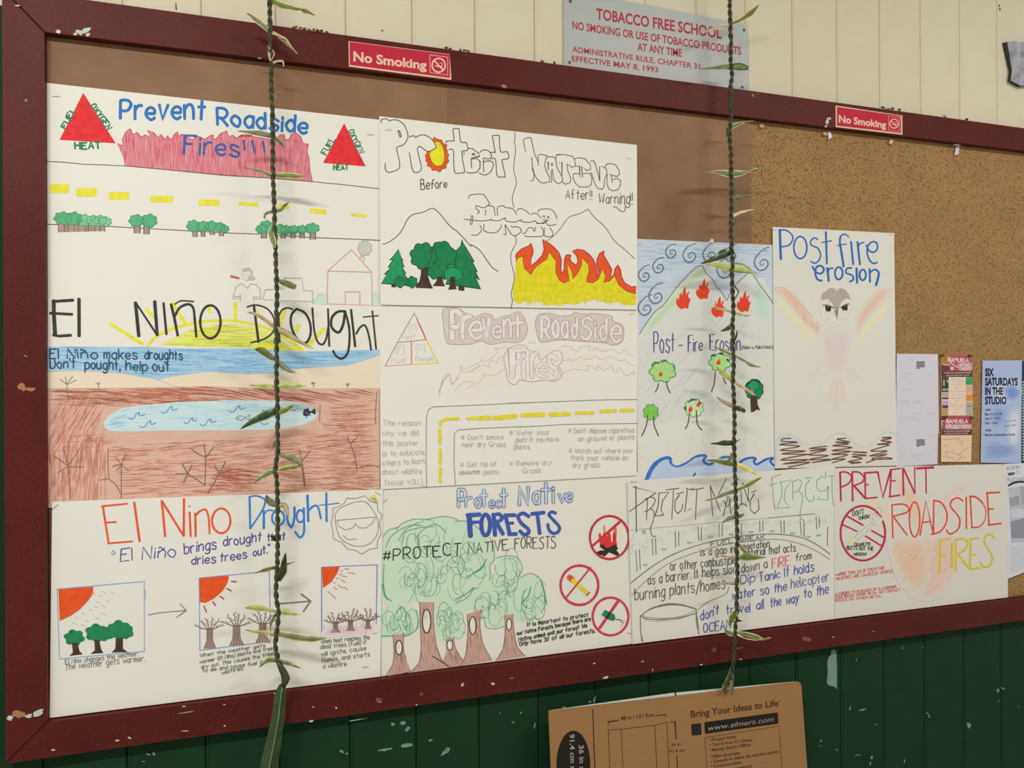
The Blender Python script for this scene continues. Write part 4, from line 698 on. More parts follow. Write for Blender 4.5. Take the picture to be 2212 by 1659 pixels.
A.line('75,520 90,765', 62, SB); A.line('50,515 205,505', 48, SB); A.line('80,600 200,595', 38, SB); A.ell(272, 630, 52, 125, None, 46, SB); A.line('365,500 385,755', 50, SB); A.line('385,510 430,500 470,540 440,580 390,590', 42, SB, True); A.line('400,600 480,740', 50, SB); A.line('505,505 560,740', 46, SB); A.line('510,515 625,512', 42, SB); A.line('540,610 600,608', 34, SB); A.line('545,740 640,738', 46, SB)
A.line('790,530 720,490 660,530 700,610 780,680 780,730 730,745 680,700', 42, SB, True); A.line('820,498 970,482', 44, SB); A.line('890,500 918,735', 44, SB); A.line('1110,490 1060,475 1030,510 1090,580 1150,650 1140,710 1080,730 1030,690 1015,620', 36, SB, True)
A.text('NATIVE', (68, 975), (545, 925), (128, 120), 10, ink('44443c')); A.text('FORESTS', (620, 915), (1110, 905), 132, 9, ink('44443c')); fr(810, 1020); A.text('#PROTECT', (95, 1062), (1025, 982), (130, 140), 12, ink('33342c'))
def nosign(cx, cy, rx, ry, w, a, b, c, w2=None): A.ell(cx, cy, rx, ry, None, w, c, .1); 
fr(1000, 1020); RC = ink('c0303e'); RC2 = ink('c83a52')
A.part('campfire_sign'); A.fill('1640,885 1620,745 1640,718 1660,790 1680,730 1690,650 1705,740 1720,770 1750,690 1770,770 1790,760 1815,620 1835,680 1832,820 1845,880 1740,900', ink('d8362c')); A.line('1690,640 1692,720', 18, ink('eb8a30')); A.line('1815,640 1818,720', 16, ink('ec7a30')); A.fill('1765,770 1785,730 1790,830 1775,830', ink('e4ddc8'))
A.fill('1580,960 1645,935 1700,935 1635,890 1650,860 1740,900 1820,860 1855,915 1830,930 1868,975 1850,1000 1745,955 1690,1010 1665,990 1615,990', ink('2e2620')); A.line('1690,870 1720,905', 18, ink('b03038'))
A.line('1535,892 1875,592', 28, ink('c83038')); A.ell(1750, 780, 233, 258, None, 26, RC)
A.part('cigarette_sign'); A.line('1268,1250 1312,1288', 64, ink('e2551f')); A.line('1312,1288 1490,1448', 48, ink('e0d030')); A.line('1478,1472 1515,1432', 14, ink('b04040')); A.line('1225,1508 1525,1140', 20, RC2); A.ell(1392, 1350, 226, 236, None, 28, RC2)
fr(1060, 1180); A.part('firecracker_sign'); A.fill('1325,820 1365,760 1480,815 1490,860 1465,893 1410,875', ink('168058'), False); A.line('1490,875 1550,880 1575,910', 9, ink('5a4038'), True); A.lines('1580,885 1605,880;1580,905 1592,925;1568,935 1566,958', 8, ink('e0a070')); A.line('1522,655 1300,980', 32, RC2); A.line('1425,795 1385,855', 34, ink('3a2c20')); A.ell(1432, 838, 214, 226, None, 26, RC2)
A.part('handwriting'); HK = ink('34342e')
for t, a, b in (('It is important to protect', (440, 958), (1165, 838)), ('our Native Forests because there are', (315, 1062), (1190, 888)), ('Native animal and our forest We', (335, 1138), (1150, 968)), ('Only have 3% of all our forests.', (345, 1192), (1245, 1028))): A.text(t, a, b, 46 if 'Only' not in t else 50, 8.5, HK)
A.flush()
# --- Post-Fire Erosion with wind swirls, flames and waves
A = poster([(1375, 516), (1668.5, 529), (1673.5, 1040), (1377, 1046)], .0098, 'Post-Fire Erosion poster with grey wind swirls, burning hills and blue waves', hexp='dddacb', b=-.002)
fr(1360, 490); A.part('hill_drawing'); A.fill('92,150 1702,215 1722,920 1660,830 1470,570 1410,560 1260,700 1160,872 1010,650 865,465 780,510 600,680 400,940 280,1040 110,1285', ink('b9c9d6', 'c', 3, .7)); A.hatch('92,150 1702,215 1722,920 1660,830 1470,570 1410,560 1260,700 1160,872 1010,650 865,465 780,510 600,680 400,940 280,1040 110,1285', [ink('a6b8cc'), ink('c6d2d8'), ink('9fb2c6')], 420, 260, 9, 2, 5)
A.fill('110,1290 280,1040 400,940 600,680 780,510 865,465 1010,650 1160,872 1260,700 1410,560 1470,570 1660,830 1720,920 1740,2100 110,2400', ink('d2d3c8', 'c', -52, .6))
HB = 'd7d8cd'; GS = ink('b4d690', 'c', -40, .8, HB); A.line('140,1330 300,1130 450,970 620,780 720,660', 120, GS, True, soft=True); A.line('700,700 820,560 900,600', 130, ink('c2daa0', 'c', -40, .75, HB), soft=True); A.line('1480,650 1560,850 1600,1150', 260, ink('b6d6be', 'c', -86, .8, HB), True, soft=True); A.line('1400,800 1500,700', 120, ink('e0c0b0', 'c', -50, .5, HB), soft=True)
A.hatch('700,1000 1200,900 1700,1200 1700,2050 200,2350 150,1500', [ink('c4c6c2'), ink('c9ccc6'), ink('bfc2c0')], 170, 330, 6, -52, 7)
A.line('115,1285 280,1040 400,940 470,850 600,680 780,500 865,465 910,550 1000,640 1020,690 1110,800 1160,875 1200,800 1260,700 1340,620 1410,560', 8, ink('5a5c54'), True); A.line('1475,570 1560,700 1660,830 1720,925', 8, ink('5a5c54'))
A.part('wind_swirl'); SW = ink('69757e')
for cx, cy, s, t in ((490, 290, 80, 0), (712, 325, 100, .5), (950, 320, 100, .9), (340, 465, 85, .4), (170, 565, 85, .6), (308, 810, 105, .8), (178, 955, 100, 1.0), (1572, 410, 110, 1.2), (1130, 490, 120, -.2), (1200, 320, 90, .4)):
    A.line([(cx+x*s, cy+y*s-(t*.45*s if i == 0 else t*.2*s if i == 1 else 0)) for i, (x, y) in enumerate(((.85, -1.0), (.1, -.95), (-.6, -.35), (-.72, .3), (-.3, .95), (.35, .9), (.75, .35), (.5, -.15), (0, -.05), (-.12, .35), (.2, .45), (.25, .2)))], [12, 16, 18, 18, 16, 12, 10], SW, True)
A.part('flame_drawing'); FO = ink('e5421f')
def flame(cx, cy, s, mat=FO): A.fill([(cx+x*s, cy+y*s) for x, y in ((-.7, .25), (-.6, -.25), (-.42, -.1), (-.35, -.55), (-.2, -.75), (-.12, -.45), (0, -.95), (.2, -1.35), (.25, -1.0), (.3, -.5), (.42, -.8), (.62, -.9), (.45, -.45), (.6, -.15), (.75, -.25), (.55, .35), (.45, .8), (.1, .7), (-.15, .85), (-.5, .6))], mat)
flame(640, 880, 125); flame(875, 770, 118); flame(1058, 985, 118); flame(1362, 920, 120)
A.part('title_lettering'); PR = ink('5b3c7e'); A.text('Post', (290, 1500), (532, 1492), (245, 200), 13, PR); A.line('585,1418 630,1414', 12, PR); A.text('Fire', (700, 1495), (868, 1478), (200, 130), 12, PR); A.text('Erosion', (962, 1478), (1322, 1478), (195, 150), 12, PR); A.text("(Maiko-o, Maka Isaura)", (1340, 1462), (1722, 1452), 42, 6, ink('4c4c48'))
fr(1360, 760); LB = ink('4a3a30'); GO = ink('3f9468')
def ltree(cx, cy, rx, ry, col, legs, n=7, lw=11): 
    A.part('tree_drawing'); A.cloud(cx, cy, rx, ry, col, lw, GO, n)
    for l in legs: A.line(l, 12, LB, True)
ltree(395, 232, 150, 125, ink('acd27e'), ('345,375 335,430 308,480', '440,350 455,430 485,490')); A.lines('270,170 310,130 350,140;380,120 430,105 460,125;520,170 545,210', 14, ink('3e5a3e')); flame(370, 268, 32)
ltree(1080, 122, 125, 105, ink('b2d88c'), ('1025,240 1010,380 978,480', '1118,305 1135,350 1150,385')); A.lines('980,50 1005,35 1020,50;1080,20 1110,30;1165,90 1185,110', 22, ink('3a3c2c')); flame(1062, 125, 38)
ltree(255, 722, 88, 92, ink('7cc450'), ('215,755 200,880 145,1005', '287,765 295,880 345,1003'), 8, 8)
ltree(770, 668, 110, 106, ink('c6deaa'), ('718,705 700,850 665,920', '798,700 810,860 862,935'), 9, 8); A.lines('700,600 740,575 800,570;665,660 670,690;830,590 850,620', 20, ink('3a4a38')); flame(728, 685, 38); flame(822, 630, 36)
A.part('tree_drawing'); A.cloud(1490, 452, 105, 122, ink('0f7f52'), 8, ink('2a3a2c'), 9, .08); A.cloud(1480, 400, 60, 50, ink('1a9a68'), n=5); A.lines('1385,410 1420,370 1450,350;1470,335 1520,335 1560,370', 18, ink('2e2e24')); A.fill('1440,530 1525,520 1530,630 1560,700 1520,688 1490,712 1450,722', ink('46332a')); A.ell(1462, 475, 16, 34, ink('e8663a'))
A.part('wave_drawing'); A.fill('180,1530 250,1380 350,1290 480,1275 500,1340 580,1380 700,1330 850,1250 885,1330 960,1350 1070,1280 1200,1260 1300,1335 1400,1290 1490,1280 1500,1350 1600,1300 1700,1275 1690,1320 1730,1370 1735,1560 900,1600 170,1600', ink('b2c4de', 'c', -40, .8))
WB = ink('3a74bc'); A.line('200,1535 265,1395 340,1310 430,1268 490,1275 487,1312 520,1355 580,1368 680,1325 780,1258 860,1237 912,1248 885,1290 900,1325 960,1345 1040,1300 1090,1270 1150,1255 1210,1262', [50, 40, 30, 22, 24, 30, 36, 34, 30, 30], WB, True); A.line('1235,1320 1290,1340 1370,1285 1450,1265 1507,1275 1485,1310 1520,1345 1600,1300 1660,1275 1712,1272 1682,1310 1728,1362', 26, ink('2f66b0'), True); A.fill('750,1490 785,1435 790,1460 770,1490', ink('2e2e28'))
A.part('speckles')
for _ in range(26): x, y = random.uniform(120, 1700), random.uniform(1020, 1270); A.line([(x, y), (x+12, y+4)], 6, ink('b9b8ae'))
A.flush()

# --- owl
A = poster([(1669, 490), (1931.5, 503.5), (1937.5, 1006), (1674, 1012)], .0108, 'Post fire erosion poster with a pale owl spreading orange wings', hexp='dad6c7')
fr(1600, 470); A.part('owl_wing'); WO = ink('e6b08e', 'c', 62, .75); WY = ink('e2dea4', 'c', 62, .7)
A.line('380,960 480,1000 600,1120 720,1260 820,1400 900,1540', 230, WY, True, soft=True); A.line('360,900 480,880 580,940 700,1090 800,1210 890,1320 950,1450', [150, 170, 180, 170, 150, 100], WO, True, soft=True); A.hatch('402,850 500,850 700,1010 940,1290 935,1400 800,1290 620,1060 500,950 402,960', [ink('e6b294'), ink('ecc6aa'), ink('dca488')], 110, 90, 9, 70, 14); A.line('400,850 450,835 520,850 700,1010 850,1180 950,1290', 6, ink('aeaca4'), True)
A.part('owl_wing'); A.line('1370,1500 1520,1300 1660,1120 1790,980', 210, WY, True, soft=True); A.line('1370,1410 1450,1200 1580,1030 1700,910 1805,850', [100, 160, 190, 180, 120], ink('e4b498', 'c', -58, .75), True, soft=True); A.hatch('1360,1290 1500,1060 1700,880 1700,960 1500,1180 1400,1380', [ink('e2bca2'), ink('e8c8b0')], 80, 110, 8, -55, 12)
A.part('owl_body'); A.soft('960,1350 1100,1290 1330,1300 1360,1500 1300,1750 1200,1880 1060,1880 980,1750 940,1550', ink('dac8c2', 'c', 88, .75), .5); A.ell(1130, 1070, 185, 225, ink('d9d5c6'), 5, ink('c9c3ba'))
A.line('900,1250 860,1000 900,880 1000,800 1150,770', 60, ink('d8d0c8', 'p', 0, .5), True, soft=True)
A.part('owl_face'); A.fill('955,985 975,910 1060,842 1110,842 1145,880 1190,840 1250,862 1300,930 1314,980 1260,965 1200,1010 1172,1100 1148,1218 1118,1110 1100,1030 1040,972', ink('ada094', 'c', 80, .9)); A.hatch('975,940 1060,850 1250,870 1300,950 1200,1000 1150,1180 1100,1020', [ink('9a8c80'), ink('bdb0a4')], 60, 70, 9, 88, 15); A.fill('1125,1110 1170,1110 1148,1222', ink('8c8278'))
EB = ink('26251f'); A.line('978,1046 1050,1048 1108,1080', 10, EB, True); A.fill('1008,1050 1082,1066 1078,1108 1055,1128 1040,1112 1032,1130 1015,1105', EB); A.line('1190,1080 1238,1046 1295,1030', 10, EB, True); A.fill('1203,1068 1276,1040 1278,1100 1255,1118 1245,1098 1235,1118 1215,1100', EB)
A.part('title_lettering'); B6 = ink('2a66b2')
A.line('467,145 480,497', 28, B6); A.line('460,152 540,150 608,200 622,260 575,330 485,350', 17, B6, True); A.ell(713, 358, 78, 132, None, 19, B6); A.line('920,260 880,242 838,280 845,330 920,365 955,440 935,510 885,545 838,522', 17, B6, True); A.line('1018,170 1030,552', 23, B6); A.line('968,297 1085,278', 14, B6)
A.line('1290,232 1250,200 1200,218 1185,290 1205,420 1230,585', [14, 18, 22, 26, 26], B6, True); A.line('1155,335 1262,316', 14, B6); A.line('1318,285 1345,560', 22, B6); A.line('1395,290 1425,560', 25, B6); A.line('1402,370 1422,315 1472,296', 17, B6, True); A.line('1500,330 1540,400 1600,410 1635,360 1620,300 1570,290 1520,340 1512,430 1545,515 1590,547 1632,535', 19, B6, True)
A.line('857,585 900,650 960,668 995,620 960,577 908,590 892,660 915,735 970,755', 23, B6, True); A.line('1035,600 1052,760', 27, B6); A.line('1042,640 1070,608 1105,605', 19, B6, True); A.ell(1172, 665, 46, 74, None, 22, B6); A.line('1325,602 1272,607 1258,660 1330,688 1345,738 1300,768', 20, B6, True); A.line('1385,605 1390,780', 26, B6); A.ell(1458, 685, 38, 64, None, 22, B6); A.line('1540,612 1545,770', 24, B6); A.line('1550,655 1600,620 1648,655 1640,730 1615,808', [18, 22, 26, 28], B6, True)
fr(1620, 740); A.part('tail_feathers'); TF = ink('e2c4ae', 'c', 80, .6)
A.line('905,280 820,320 720,410', 90, TF, soft=True); A.line('1150,270 1230,350 1310,480', 90, TF, soft=True); A.soft('980,380 1080,360 1230,560 1150,640 1030,600 850,640 830,540', ink('e6e2ae', 'c', 80, .5), .5)
for l in ('1020,370 975,560 935,740', '1040,400 1040,600 1032,840', '1080,400 1105,560 1115,730'): A.line(l, 70, TF, True, soft=True)
A.part('hill_line'); A.fill('320,1170 380,1110 520,1105 620,1180 720,1230 600,1300 330,1400', ink('c6ccd2', 'c', 30, .55), True); A.line('320,1170 380,1110 520,1105 620,1180 720,1230 860,1210 980,1110 1100,1085 1190,1140 1280,1220 1400,1255 1480,1190 1600,1075 1680,1070 1745,1095', 7, ink('bcc2c6'), True)
A.line('340,1350 700,1340 1100,1330 1400,1350 1690,1320', 230, ink('dcc0b2', 'c', 0, .5), True, soft=True)
A.part('scribbled_ground'); BW = ink('6a4a3c')
for z in '490,1145 390,1150 390,1180 565,1190 352,1218 600,1238 360,1285 670,1297 375,1328 700,1335;700,1335 360,1402 700,1400 390,1450 720,1430 460,1488;920,1238 705,1265 920,1270 715,1295 910,1285 700,1340 940,1350 700,1400 960,1395 735,1435 980,1400;1150,1143 1040,1155 1195,1188 1020,1190 1180,1212 985,1230 1220,1255 975,1290 1210,1300 970,1335 1170,1340 980,1395 1140,1390 980,1435;1395,1312 1225,1305 1390,1318;1390,1345 1225,1332;1385,1350 1220,1362 1340,1385 1170,1425 1330,1430 1205,1445;1690,1132 1580,1135 1685,1145 1565,1170 1690,1190 1520,1218 1665,1220 1440,1295 1640,1295 1425,1355 1640,1335 1450,1390 1700,1390 1580,1375 1390,1435'.split(';'): A.line(z, 14, BW, True)
A.flush()

# --- PROTECT NATIVE FEREST, fuel break
A = poster([(1355, 1039.5), (1804, 1006.5), (1804, 1337), (1366.5, 1391.5)], .0134, 'Protect Native Ferest poster about a fuel break, with pencil palm row and water tank', hexp='ddd8c9', c=.0015)
fr(1350, 1000); A.part('tree_row'); A.fill('60,805 1050,715 2440,590 2440,1090 2212,930 1900,860 1700,850 1450,870 1150,920 850,990 550,1100 300,1250 65,1430', ink('d3ded0', 'c', 10, .35)); ZZ = ink('b2bfb2'); DT = ink('75635a')
random.seed(31)
for x0, y0, x1, y1 in ((130, 1045, 145, 1298), (172, 1035, 183, 1272), (328, 905, 335, 1108), (362, 900, 372, 1095), (603, 815, 606, 1005), (643, 812, 643, 992), (872, 762, 880, 925), (912, 758, 910, 930), (1128, 725, 1122, 885), (1162, 728, 1160, 880), (1390, 720, 1390, 860), (1610, 692, 1612, 830), (1647, 690, 1647, 818), (1862, 695, 1868, 835), (1900, 690, 1902, 835), (2093, 690, 2107, 865), (2138, 690, 2140, 885), (2284, 640, 2292, 790), (2319, 640, 2322, 765), (2422, 765, 2417, 990), (212, 800, 215, 850), (236, 800, 238, 850)): A.line([(x0, y0), (x1, y1)], 10, DT)
for cx, cy in ((150, 960), (345, 880), (622, 800), (890, 745), (1145, 715), (1390, 705), (1628, 680), (1880, 675), (2115, 670), (2300, 640)):
    for sg in (-1, 1):
        p = [(cx+sg*20, cy)]; 
        for k in range(5): p += [(cx+sg*(35+k*18), cy+(random.uniform(40, 90) if k % 2 == 0 else random.uniform(-5, 25))+k*3)]
        A.line(p, 6, ZZ)
A.line('60,1000 90,950 70,930 110,880 90,870 150,810', 6, ZZ); A.line('60,1100 100,1050 80,1000', 6, ZZ); A.line('200,1050 240,1085 230,1030 290,990', 6, ZZ)
for x, y in ((245, 1220), (465, 1035), (770, 955), (1022, 890), (1268, 858), (1505, 828), (1757, 818), (2003, 845), (2190, 890), (2315, 870)): A.line([(x-26, y+6), (x-20, y-14), (x-8, y+6), (x+2, y-12), (x+12, y+6), (x+28, y-16)], 8, ink('4f9a7c'))
A.part('horizon_line'); A.line('60,805 1050,715 1700,660 2440,590', 6, ink('8f9088')); A.line('1700,660 2440,592', 7, ink('55574e'))
A.part('fuel_break_arc'); GA = ink('8a8880'); a1 = '70,1435 300,1255 550,1105 850,990 1150,915 1450,865 1750,850 1950,862 2150,905 2330,1000 2450,1090'; A.line(a1, 14, GA, True); A.line('75,1585 250,1410 500,1215 800,1085 1200,975 1600,925 1850,915 2100,970 2300,1060 2450,1155', 9, GA, True)
A.part('title_lettering'); KT = ink('44443c'); GF = ink('5f9276')
A.line('130,275 137,825', 11, KT)
for s, sm in (('95,285 370,355 55,580', 0), ('270,430 258,685', 0), ('240,430 330,410 360,460 300,550 235,585', 1), ('300,545 345,580 340,680 305,780 320,860 345,880 370,870', 1), ('405,360 525,350 450,450 430,560 465,620 360,635 400,500 405,360', 0), ('580,320 560,672', 0), ('490,322 650,302', 0), ('705,350 620,370 650,385 600,450 595,560 630,605 680,560 690,490', 0), ('825,300 770,320 730,300 745,330 715,585 790,545', 0), ('860,320 842,675', 0), ('795,325 945,298', 0), ('1020,270 1050,635', 0), ('1020,275 1140,575', 0), ('1210,190 1115,380', 0), ('1225,320 1222,430 1175,635', 0), ('1240,400 1270,612', 0), ('1175,450 1230,530 1270,430', 0), ('1360,190 1265,265', 0), ('1330,260 1330,560', 0), ('1385,330 1395,500', 0), ('1350,560 1372,500 1420,490 1460,520', 1), ('1405,235 1475,460', 0), ('1475,280 1475,460', 0), ('1570,330 1505,355 1545,370 1495,450 1500,560 1545,605 1600,560 1595,430', 0)): A.line(s, 9, KT, bool(sm))
fr(1580, 1000); A.soft('480,180 800,150 1225,130 1225,560 850,600 540,560', ink('cfe0d0', 'c', 80, .4), .2)
for s, sm in (('480,175 500,400 520,560', 0), ('480,178 585,135', 0), ('455,272 540,240', 0), ('580,230 725,200 640,320 630,450 695,530 545,545 600,400 605,280 580,230', 0), ('733,220 730,440', 0), ('735,225 800,200 840,240 800,330 740,350', 1), ('800,335 850,400 830,550 820,650 870,690', 1), ('960,178 880,180 930,210 885,270 885,400 930,465 985,440 985,390', 0), ('1125,100 1125,180 1080,160 1020,210 1020,300 1060,340 1130,330 1155,280 1150,440 1025,435 1050,405', 0), ('1200,160 1205,400 1222,520', 0), ('1155,155 1228,155', 0)): A.line(s, 7.5, GF, bool(sm))
A.part('handwriting'); fr(1350, 1000); K9 = ink('55544c'); B9 = ink('41559c')
A.text('FUEL', (1030, 998), (1290, 948), 52, 8, K9); A.text('BREAK', (1375, 938), (1670, 908), 50, 8, K9)
for t, a, b, h, c in (('is a gap in', (905, 1112), (1310, 1070), 88, K9), ('vegetation', (1370, 1040), (1725, 1005), 82, K9), ('or other combustible', (545, 1285), (1330, 1205), 105, K9), ('material that acts', (1420, 1125), (2040, 1055), 92, K9), ('as a barrier. It helps slow', (275, 1455), (1330, 1312), 112, K9), ('down a', (1390, 1312), (1700, 1255), 98, K9), ('FIRE', (1760, 1262), (1965, 1222), 120, ink('d0606a')), ('burning plants/homes', (120, 1642), (1195, 1500), 135, K9), ('Dip', (1380, 1445), (1550, 1420), 98, B9)): A.text(t, a, b, h, 10, c)
fr(1580, 1000); A.text('from', (768, 1170), (955, 1145), 88, 10, K9)
for t, a, b in (('Tank: It holds', (335, 1425), (985, 1290)), ('water so the', (15, 1632), (660, 1525)), ('helicopter', (712, 1500), (1165, 1412)), ('to the', (870, 1612), (1158, 1560))): A.text(t, a, b, 108, 11, B9 if t != 'helicopter' else ink('6a749c'))
fr(1350, 1180); A.text("don't", (905, 888), (1118, 805), 108, 11, B9)
for t, a, b in (('travel', (1215, 815), (1495, 785)), ('all', (1572, 760), (1655, 745)), ('the', (1740, 735), (1865, 705)), ('way', (1930, 700), (2078, 662)), ('OCEAN', (938, 1030), (1262, 985))): A.text(t, a, b, 108, 11, B9)
A.part('water_tank'); TNK = ink('6b6962', 'p', 8, .9); TK2 = ink('8a8880', 'p', 8, .8)
A.line('190,830 300,752 450,705 560,692 700,705 850,750', [10, 18, 26, 26, 18, 14], TNK, True); A.line('190,832 260,868 400,882 640,860 850,800', [14, 20, 22, 16, 10], TNK, True); A.line('195,820 300,850 480,860 700,830 830,770', 8, TK2, True); A.line('185,830 188,1000 210,1138', [10, 10, 16], TNK, True); A.line('850,760 862,900 882,1045', [16, 22, 12], TNK, True); A.line('230,885 400,895 640,880', 18, TK2, soft=True)
A.line('870,760 1000,660 1150,600 1225,545 1240,480', 7, ink('75736a'), True)
A.flush()

# --- PREVENT ROADSIDE FIRES in red, orange and yellow
A = poster([(1802.5, 1011), (2174.5, 1002), (2177.5, 1290.5), (1803, 1337)], .0146, 'PREVENT ROADSIDE FIRES poster in red, orange and yellow letters over a faint flame', hexp='d8d3c5')
fr(1812, 1000); A.part('flame_drawing')
random.seed(8)
PAL = [ink('e8bc96', 'c', -50, .75), ink('e4c0b0', 'c', -60, .75), ink('e4cea4', 'c', -40, .7)]
A.soft('560,900 650,820 900,850 1100,880 1300,850 1430,800 1480,1000 1440,1300 1300,1550 1150,1640 950,1640 800,1560 700,1400 620,1200', PAL[1], .35); A.soft('600,900 760,860 1000,900 1100,1200 1050,1500 900,1560 740,1350 640,1150', PAL[0], .5)
A.line('300,440 450,500 560,600 620,900', [90, 140, 200, 220], PAL[2], True, soft=True); A.line('680,150 780,330 880,480 960,800', [120, 210, 260, 280], PAL[0], True, soft=True); A.line('1570,240 1420,360 1330,520 1280,860', [80, 160, 220, 260], ink('e0c4be', 'c', -50, .7), True, soft=True)
A.hatch('600,920 900,870 1400,860 1450,1050 1380,1400 1100,1600 900,1600 700,1350', [ink('e2b48e'), ink('e6c0a8'), ink('ddb8a8'), ink('e6cc9c')], 170, 200, 7, -52, 10); A.line('560,900 620,1200 720,1440 900,1620 1100,1655 1300,1560', 6, ink('cdbab4'), True); A.line('1545,265 1400,330 1240,450 1180,600', 6, ink('c9bab8'), True)
A.part('title_lettering'); R1 = ink('bb2c46'); R2 = ink('dc4a2a'); R3 = ink('d2c230'); R3b = ink('dcc038')
A.line('15,110 25,455', 22, R1); A.line('15,112 90,110 145,150 150,190 110,250 30,290', 19, R1, True); A.line('160,105 165,455', 22, R1); A.line('160,108 240,112 300,170 280,230 180,272', 19, R1, True); A.line('180,272 320,425', 24, R1); A.line('312,120 318,430', 20, R1); A.line('300,122 465,108', 22, R1); A.line('315,262 355,259', 16, R1); A.line('318,425 460,412', 20, R1)
A.line('465,108 525,410 620,90', 23, R1); A.line('625,85 610,408', 20, R1); A.line('612,82 738,66', 18, R1); A.line('630,215 676,212', 16, R1); A.line('600,405 732,385', 20, R1); A.line('765,62 772,385', 22, R1); A.line('772,66 908,365', 22, R1); A.line('905,50 910,362', 14, R1); A.line('928,66 1130,54', 28, R1); A.line('1040,60 1044,365', 17, R1)
A.line('635,500 645,895', 18, R2); A.line('630,504 760,492 830,530 815,590 650,635', 18, R2, True); A.line('650,640 818,865', 17, R2); A.ell(905, 675, 62, 208, None, 18, R2); A.line('970,865 1040,460 1130,850', 18, R2); A.line('1005,712 1098,698', 16, R2); A.line('1135,445 1130,850', 19, R2); A.line('1138,447 1230,480 1290,600 1280,720 1210,820 1100,855', 19, R2, True)
A.line('1485,455 1420,417 1350,450 1335,520 1400,600 1445,680 1425,790 1330,850 1285,800', 19, R2, True); A.line('1522,410 1524,785', 19, R2); A.line('1570,400 1590,770', 18, R2); A.line('1562,405 1630,405 1710,470 1755,560 1745,680 1680,760 1585,772', [22, 20, 12, 10, 14, 18], R2, True); A.line('1772,355 1795,742', 20, R2); A.line('1762,360 1922,350', 20, R2); A.line('1785,552 1846,548', 16, R2); A.line('1786,742 1940,722', 20, R2)
A.line('1210,910 1200,1312', 24, R3); A.line('1200,916 1335,912', 22, R3b); A.line('1210,1108 1276,1102', 20, R3); A.line('1350,960 1350,1245', 24, R3); A.line('1395,920 1395,1290', 24, R3b); A.line('1395,922 1480,905 1540,950 1500,1040 1410,1090', 22, R3b, True); A.line('1420,1090 1542,1248', 26, R3); A.line('1575,905 1565,1270', 24, R3); A.line('1570,906 1676,900', 20, R3); A.line('1580,1102 1636,1096', 18, R3); A.line('1558,1270 1682,1256', 26, R3)
A.line('1862,912 1822,858 1762,870 1740,950 1790,1040 1835,1130 1805,1225 1740,1247 1690,1190', 22, R3, True)
A.part('no_throwing_sign'); A.ell(287, 840, 266, 326, None, 25, R1, 0, 40); A.line('90,630 290,745', 20, R1); A.line('42,735 222,820', 18, R1); A.line('360,790 545,895', 20, R1); A.line('290,855 512,992', 20, R1)
A.line('380,720 475,640 520,660 300,860 200,950 100,920 180,880 380,700', 30, ink('d6d2c6')); A.lines('400,700 180,890;440,715 205,945;440,570 440,640 500,600 505,560 475,530 445,550 430,600;390,620 430,600;395,650 420,690', 6, ink('aaa79d')); A.fill('105,925 165,880 190,935 130,975', ink('dcd98c'))
KX = ink('3c3b36'); A.text("DON'T", (165, 635), (300, 612), 60, 8, KX); A.text('THROW', (232, 685), (365, 658), 44, 8, KX); A.text('CIGARETTE', (188, 992), (380, 985), 34, 8, KX); A.text('BUTTS OUT THE', (95, 1035), (415, 1048), 44, 8, KX); A.text('WINDOW', (178, 1108), (330, 1105), 34, 8, KX)
A.part('handwriting'); fr(1580, 1000); RH = ink('cf6048'); A.line('1240,1340 1285,1335', 8, KX)
for t, a, b, h in (('MORE THAN 1/2 OF EVERY FIRE', (1290, 1345), (1830, 1272), 36), ('WILDFIRES ARE CAUSED BY PEOPLE.', (1248, 1400), (1935, 1308), 34), ('ACCORDING TO RESEARCH OF CLASSROOMS', (1240, 1588), (1970, 1492), 32), ('OVER BRUSH WHERE METAL MAY CONTACT', (1240, 1622), (2015, 1528), 28), ('ROCKS OR OTHER METAL.', (1240, 1660), (1800, 1604), 30)): A.text(t, a, b, h, 6, RH)
A.flush()
# ---------------------------------------------------------------- printed papers on the right
def card(px, h, mat_hex, name, label, cat_, group=None, b=0, c=0): return poster(px, h, label, b, c, mat_hex, name, cat_, group)
NS = ink('bcb8be'); ND = ink('5a5a5a', 't'); 
for px, yy, lab in (([(1937, 764), (2026, 765), (2028, 936), (1936, 938)], 740, 'white printed notice on bare fibreboard right of the owl poster, upper of two'), ([(1937, 930), (2026.5, 930), (2025, 1003), (1937, 1008)], 880, 'crumpled white printed notice right of the owl poster, lower of two')):
    A = card(px, .009 if yy == 740 else .0102, 'd2ccd0', 'notice', lab, 'notice', 'white printed notices'); fr(1912, yy, 7.373); A.part('printed_text')
    y0 = 300 if yy == 740 else 512
    for i in range(4): A.fill([(498, y0+i*25), (632, y0+i*25), (632, y0+i*25+17), (498, y0+i*25+17)], ND)
    A.fill([(498, y0+100), (556, y0+100), (556, y0+114), (498, y0+114)], ND)
    for a in ((380, 270, 430), (700, 275, 760), (260, 490, 400), (690, 492, 740), (240, 550, 360), (260, 740, 410), (240, 935, 380), (430, 935, 570), (230, 970, 370), (440, 965, 600), (470, 1130, 580), (660, 1125, 760), (230, 1190, 500), (230, 1230, 560)) if yy == 740 else ((690, 450, 750), (230, 740, 330), (560, 735, 750), (420, 760, 600), (230, 790, 360), (420, 790, 500), (280, 640, 300)): A.line([(a[0], a[1]), (a[2], a[1])], 9, NS)
    A.flush()
def flyer(px, h, lab): return card(px, h, 'dcc2a8', 'market_flyer', lab, 'flyer', 'farmers market flyers')
def q(a, b, c, d): return [(a, b), (c, b), (c, d), (a, d)]
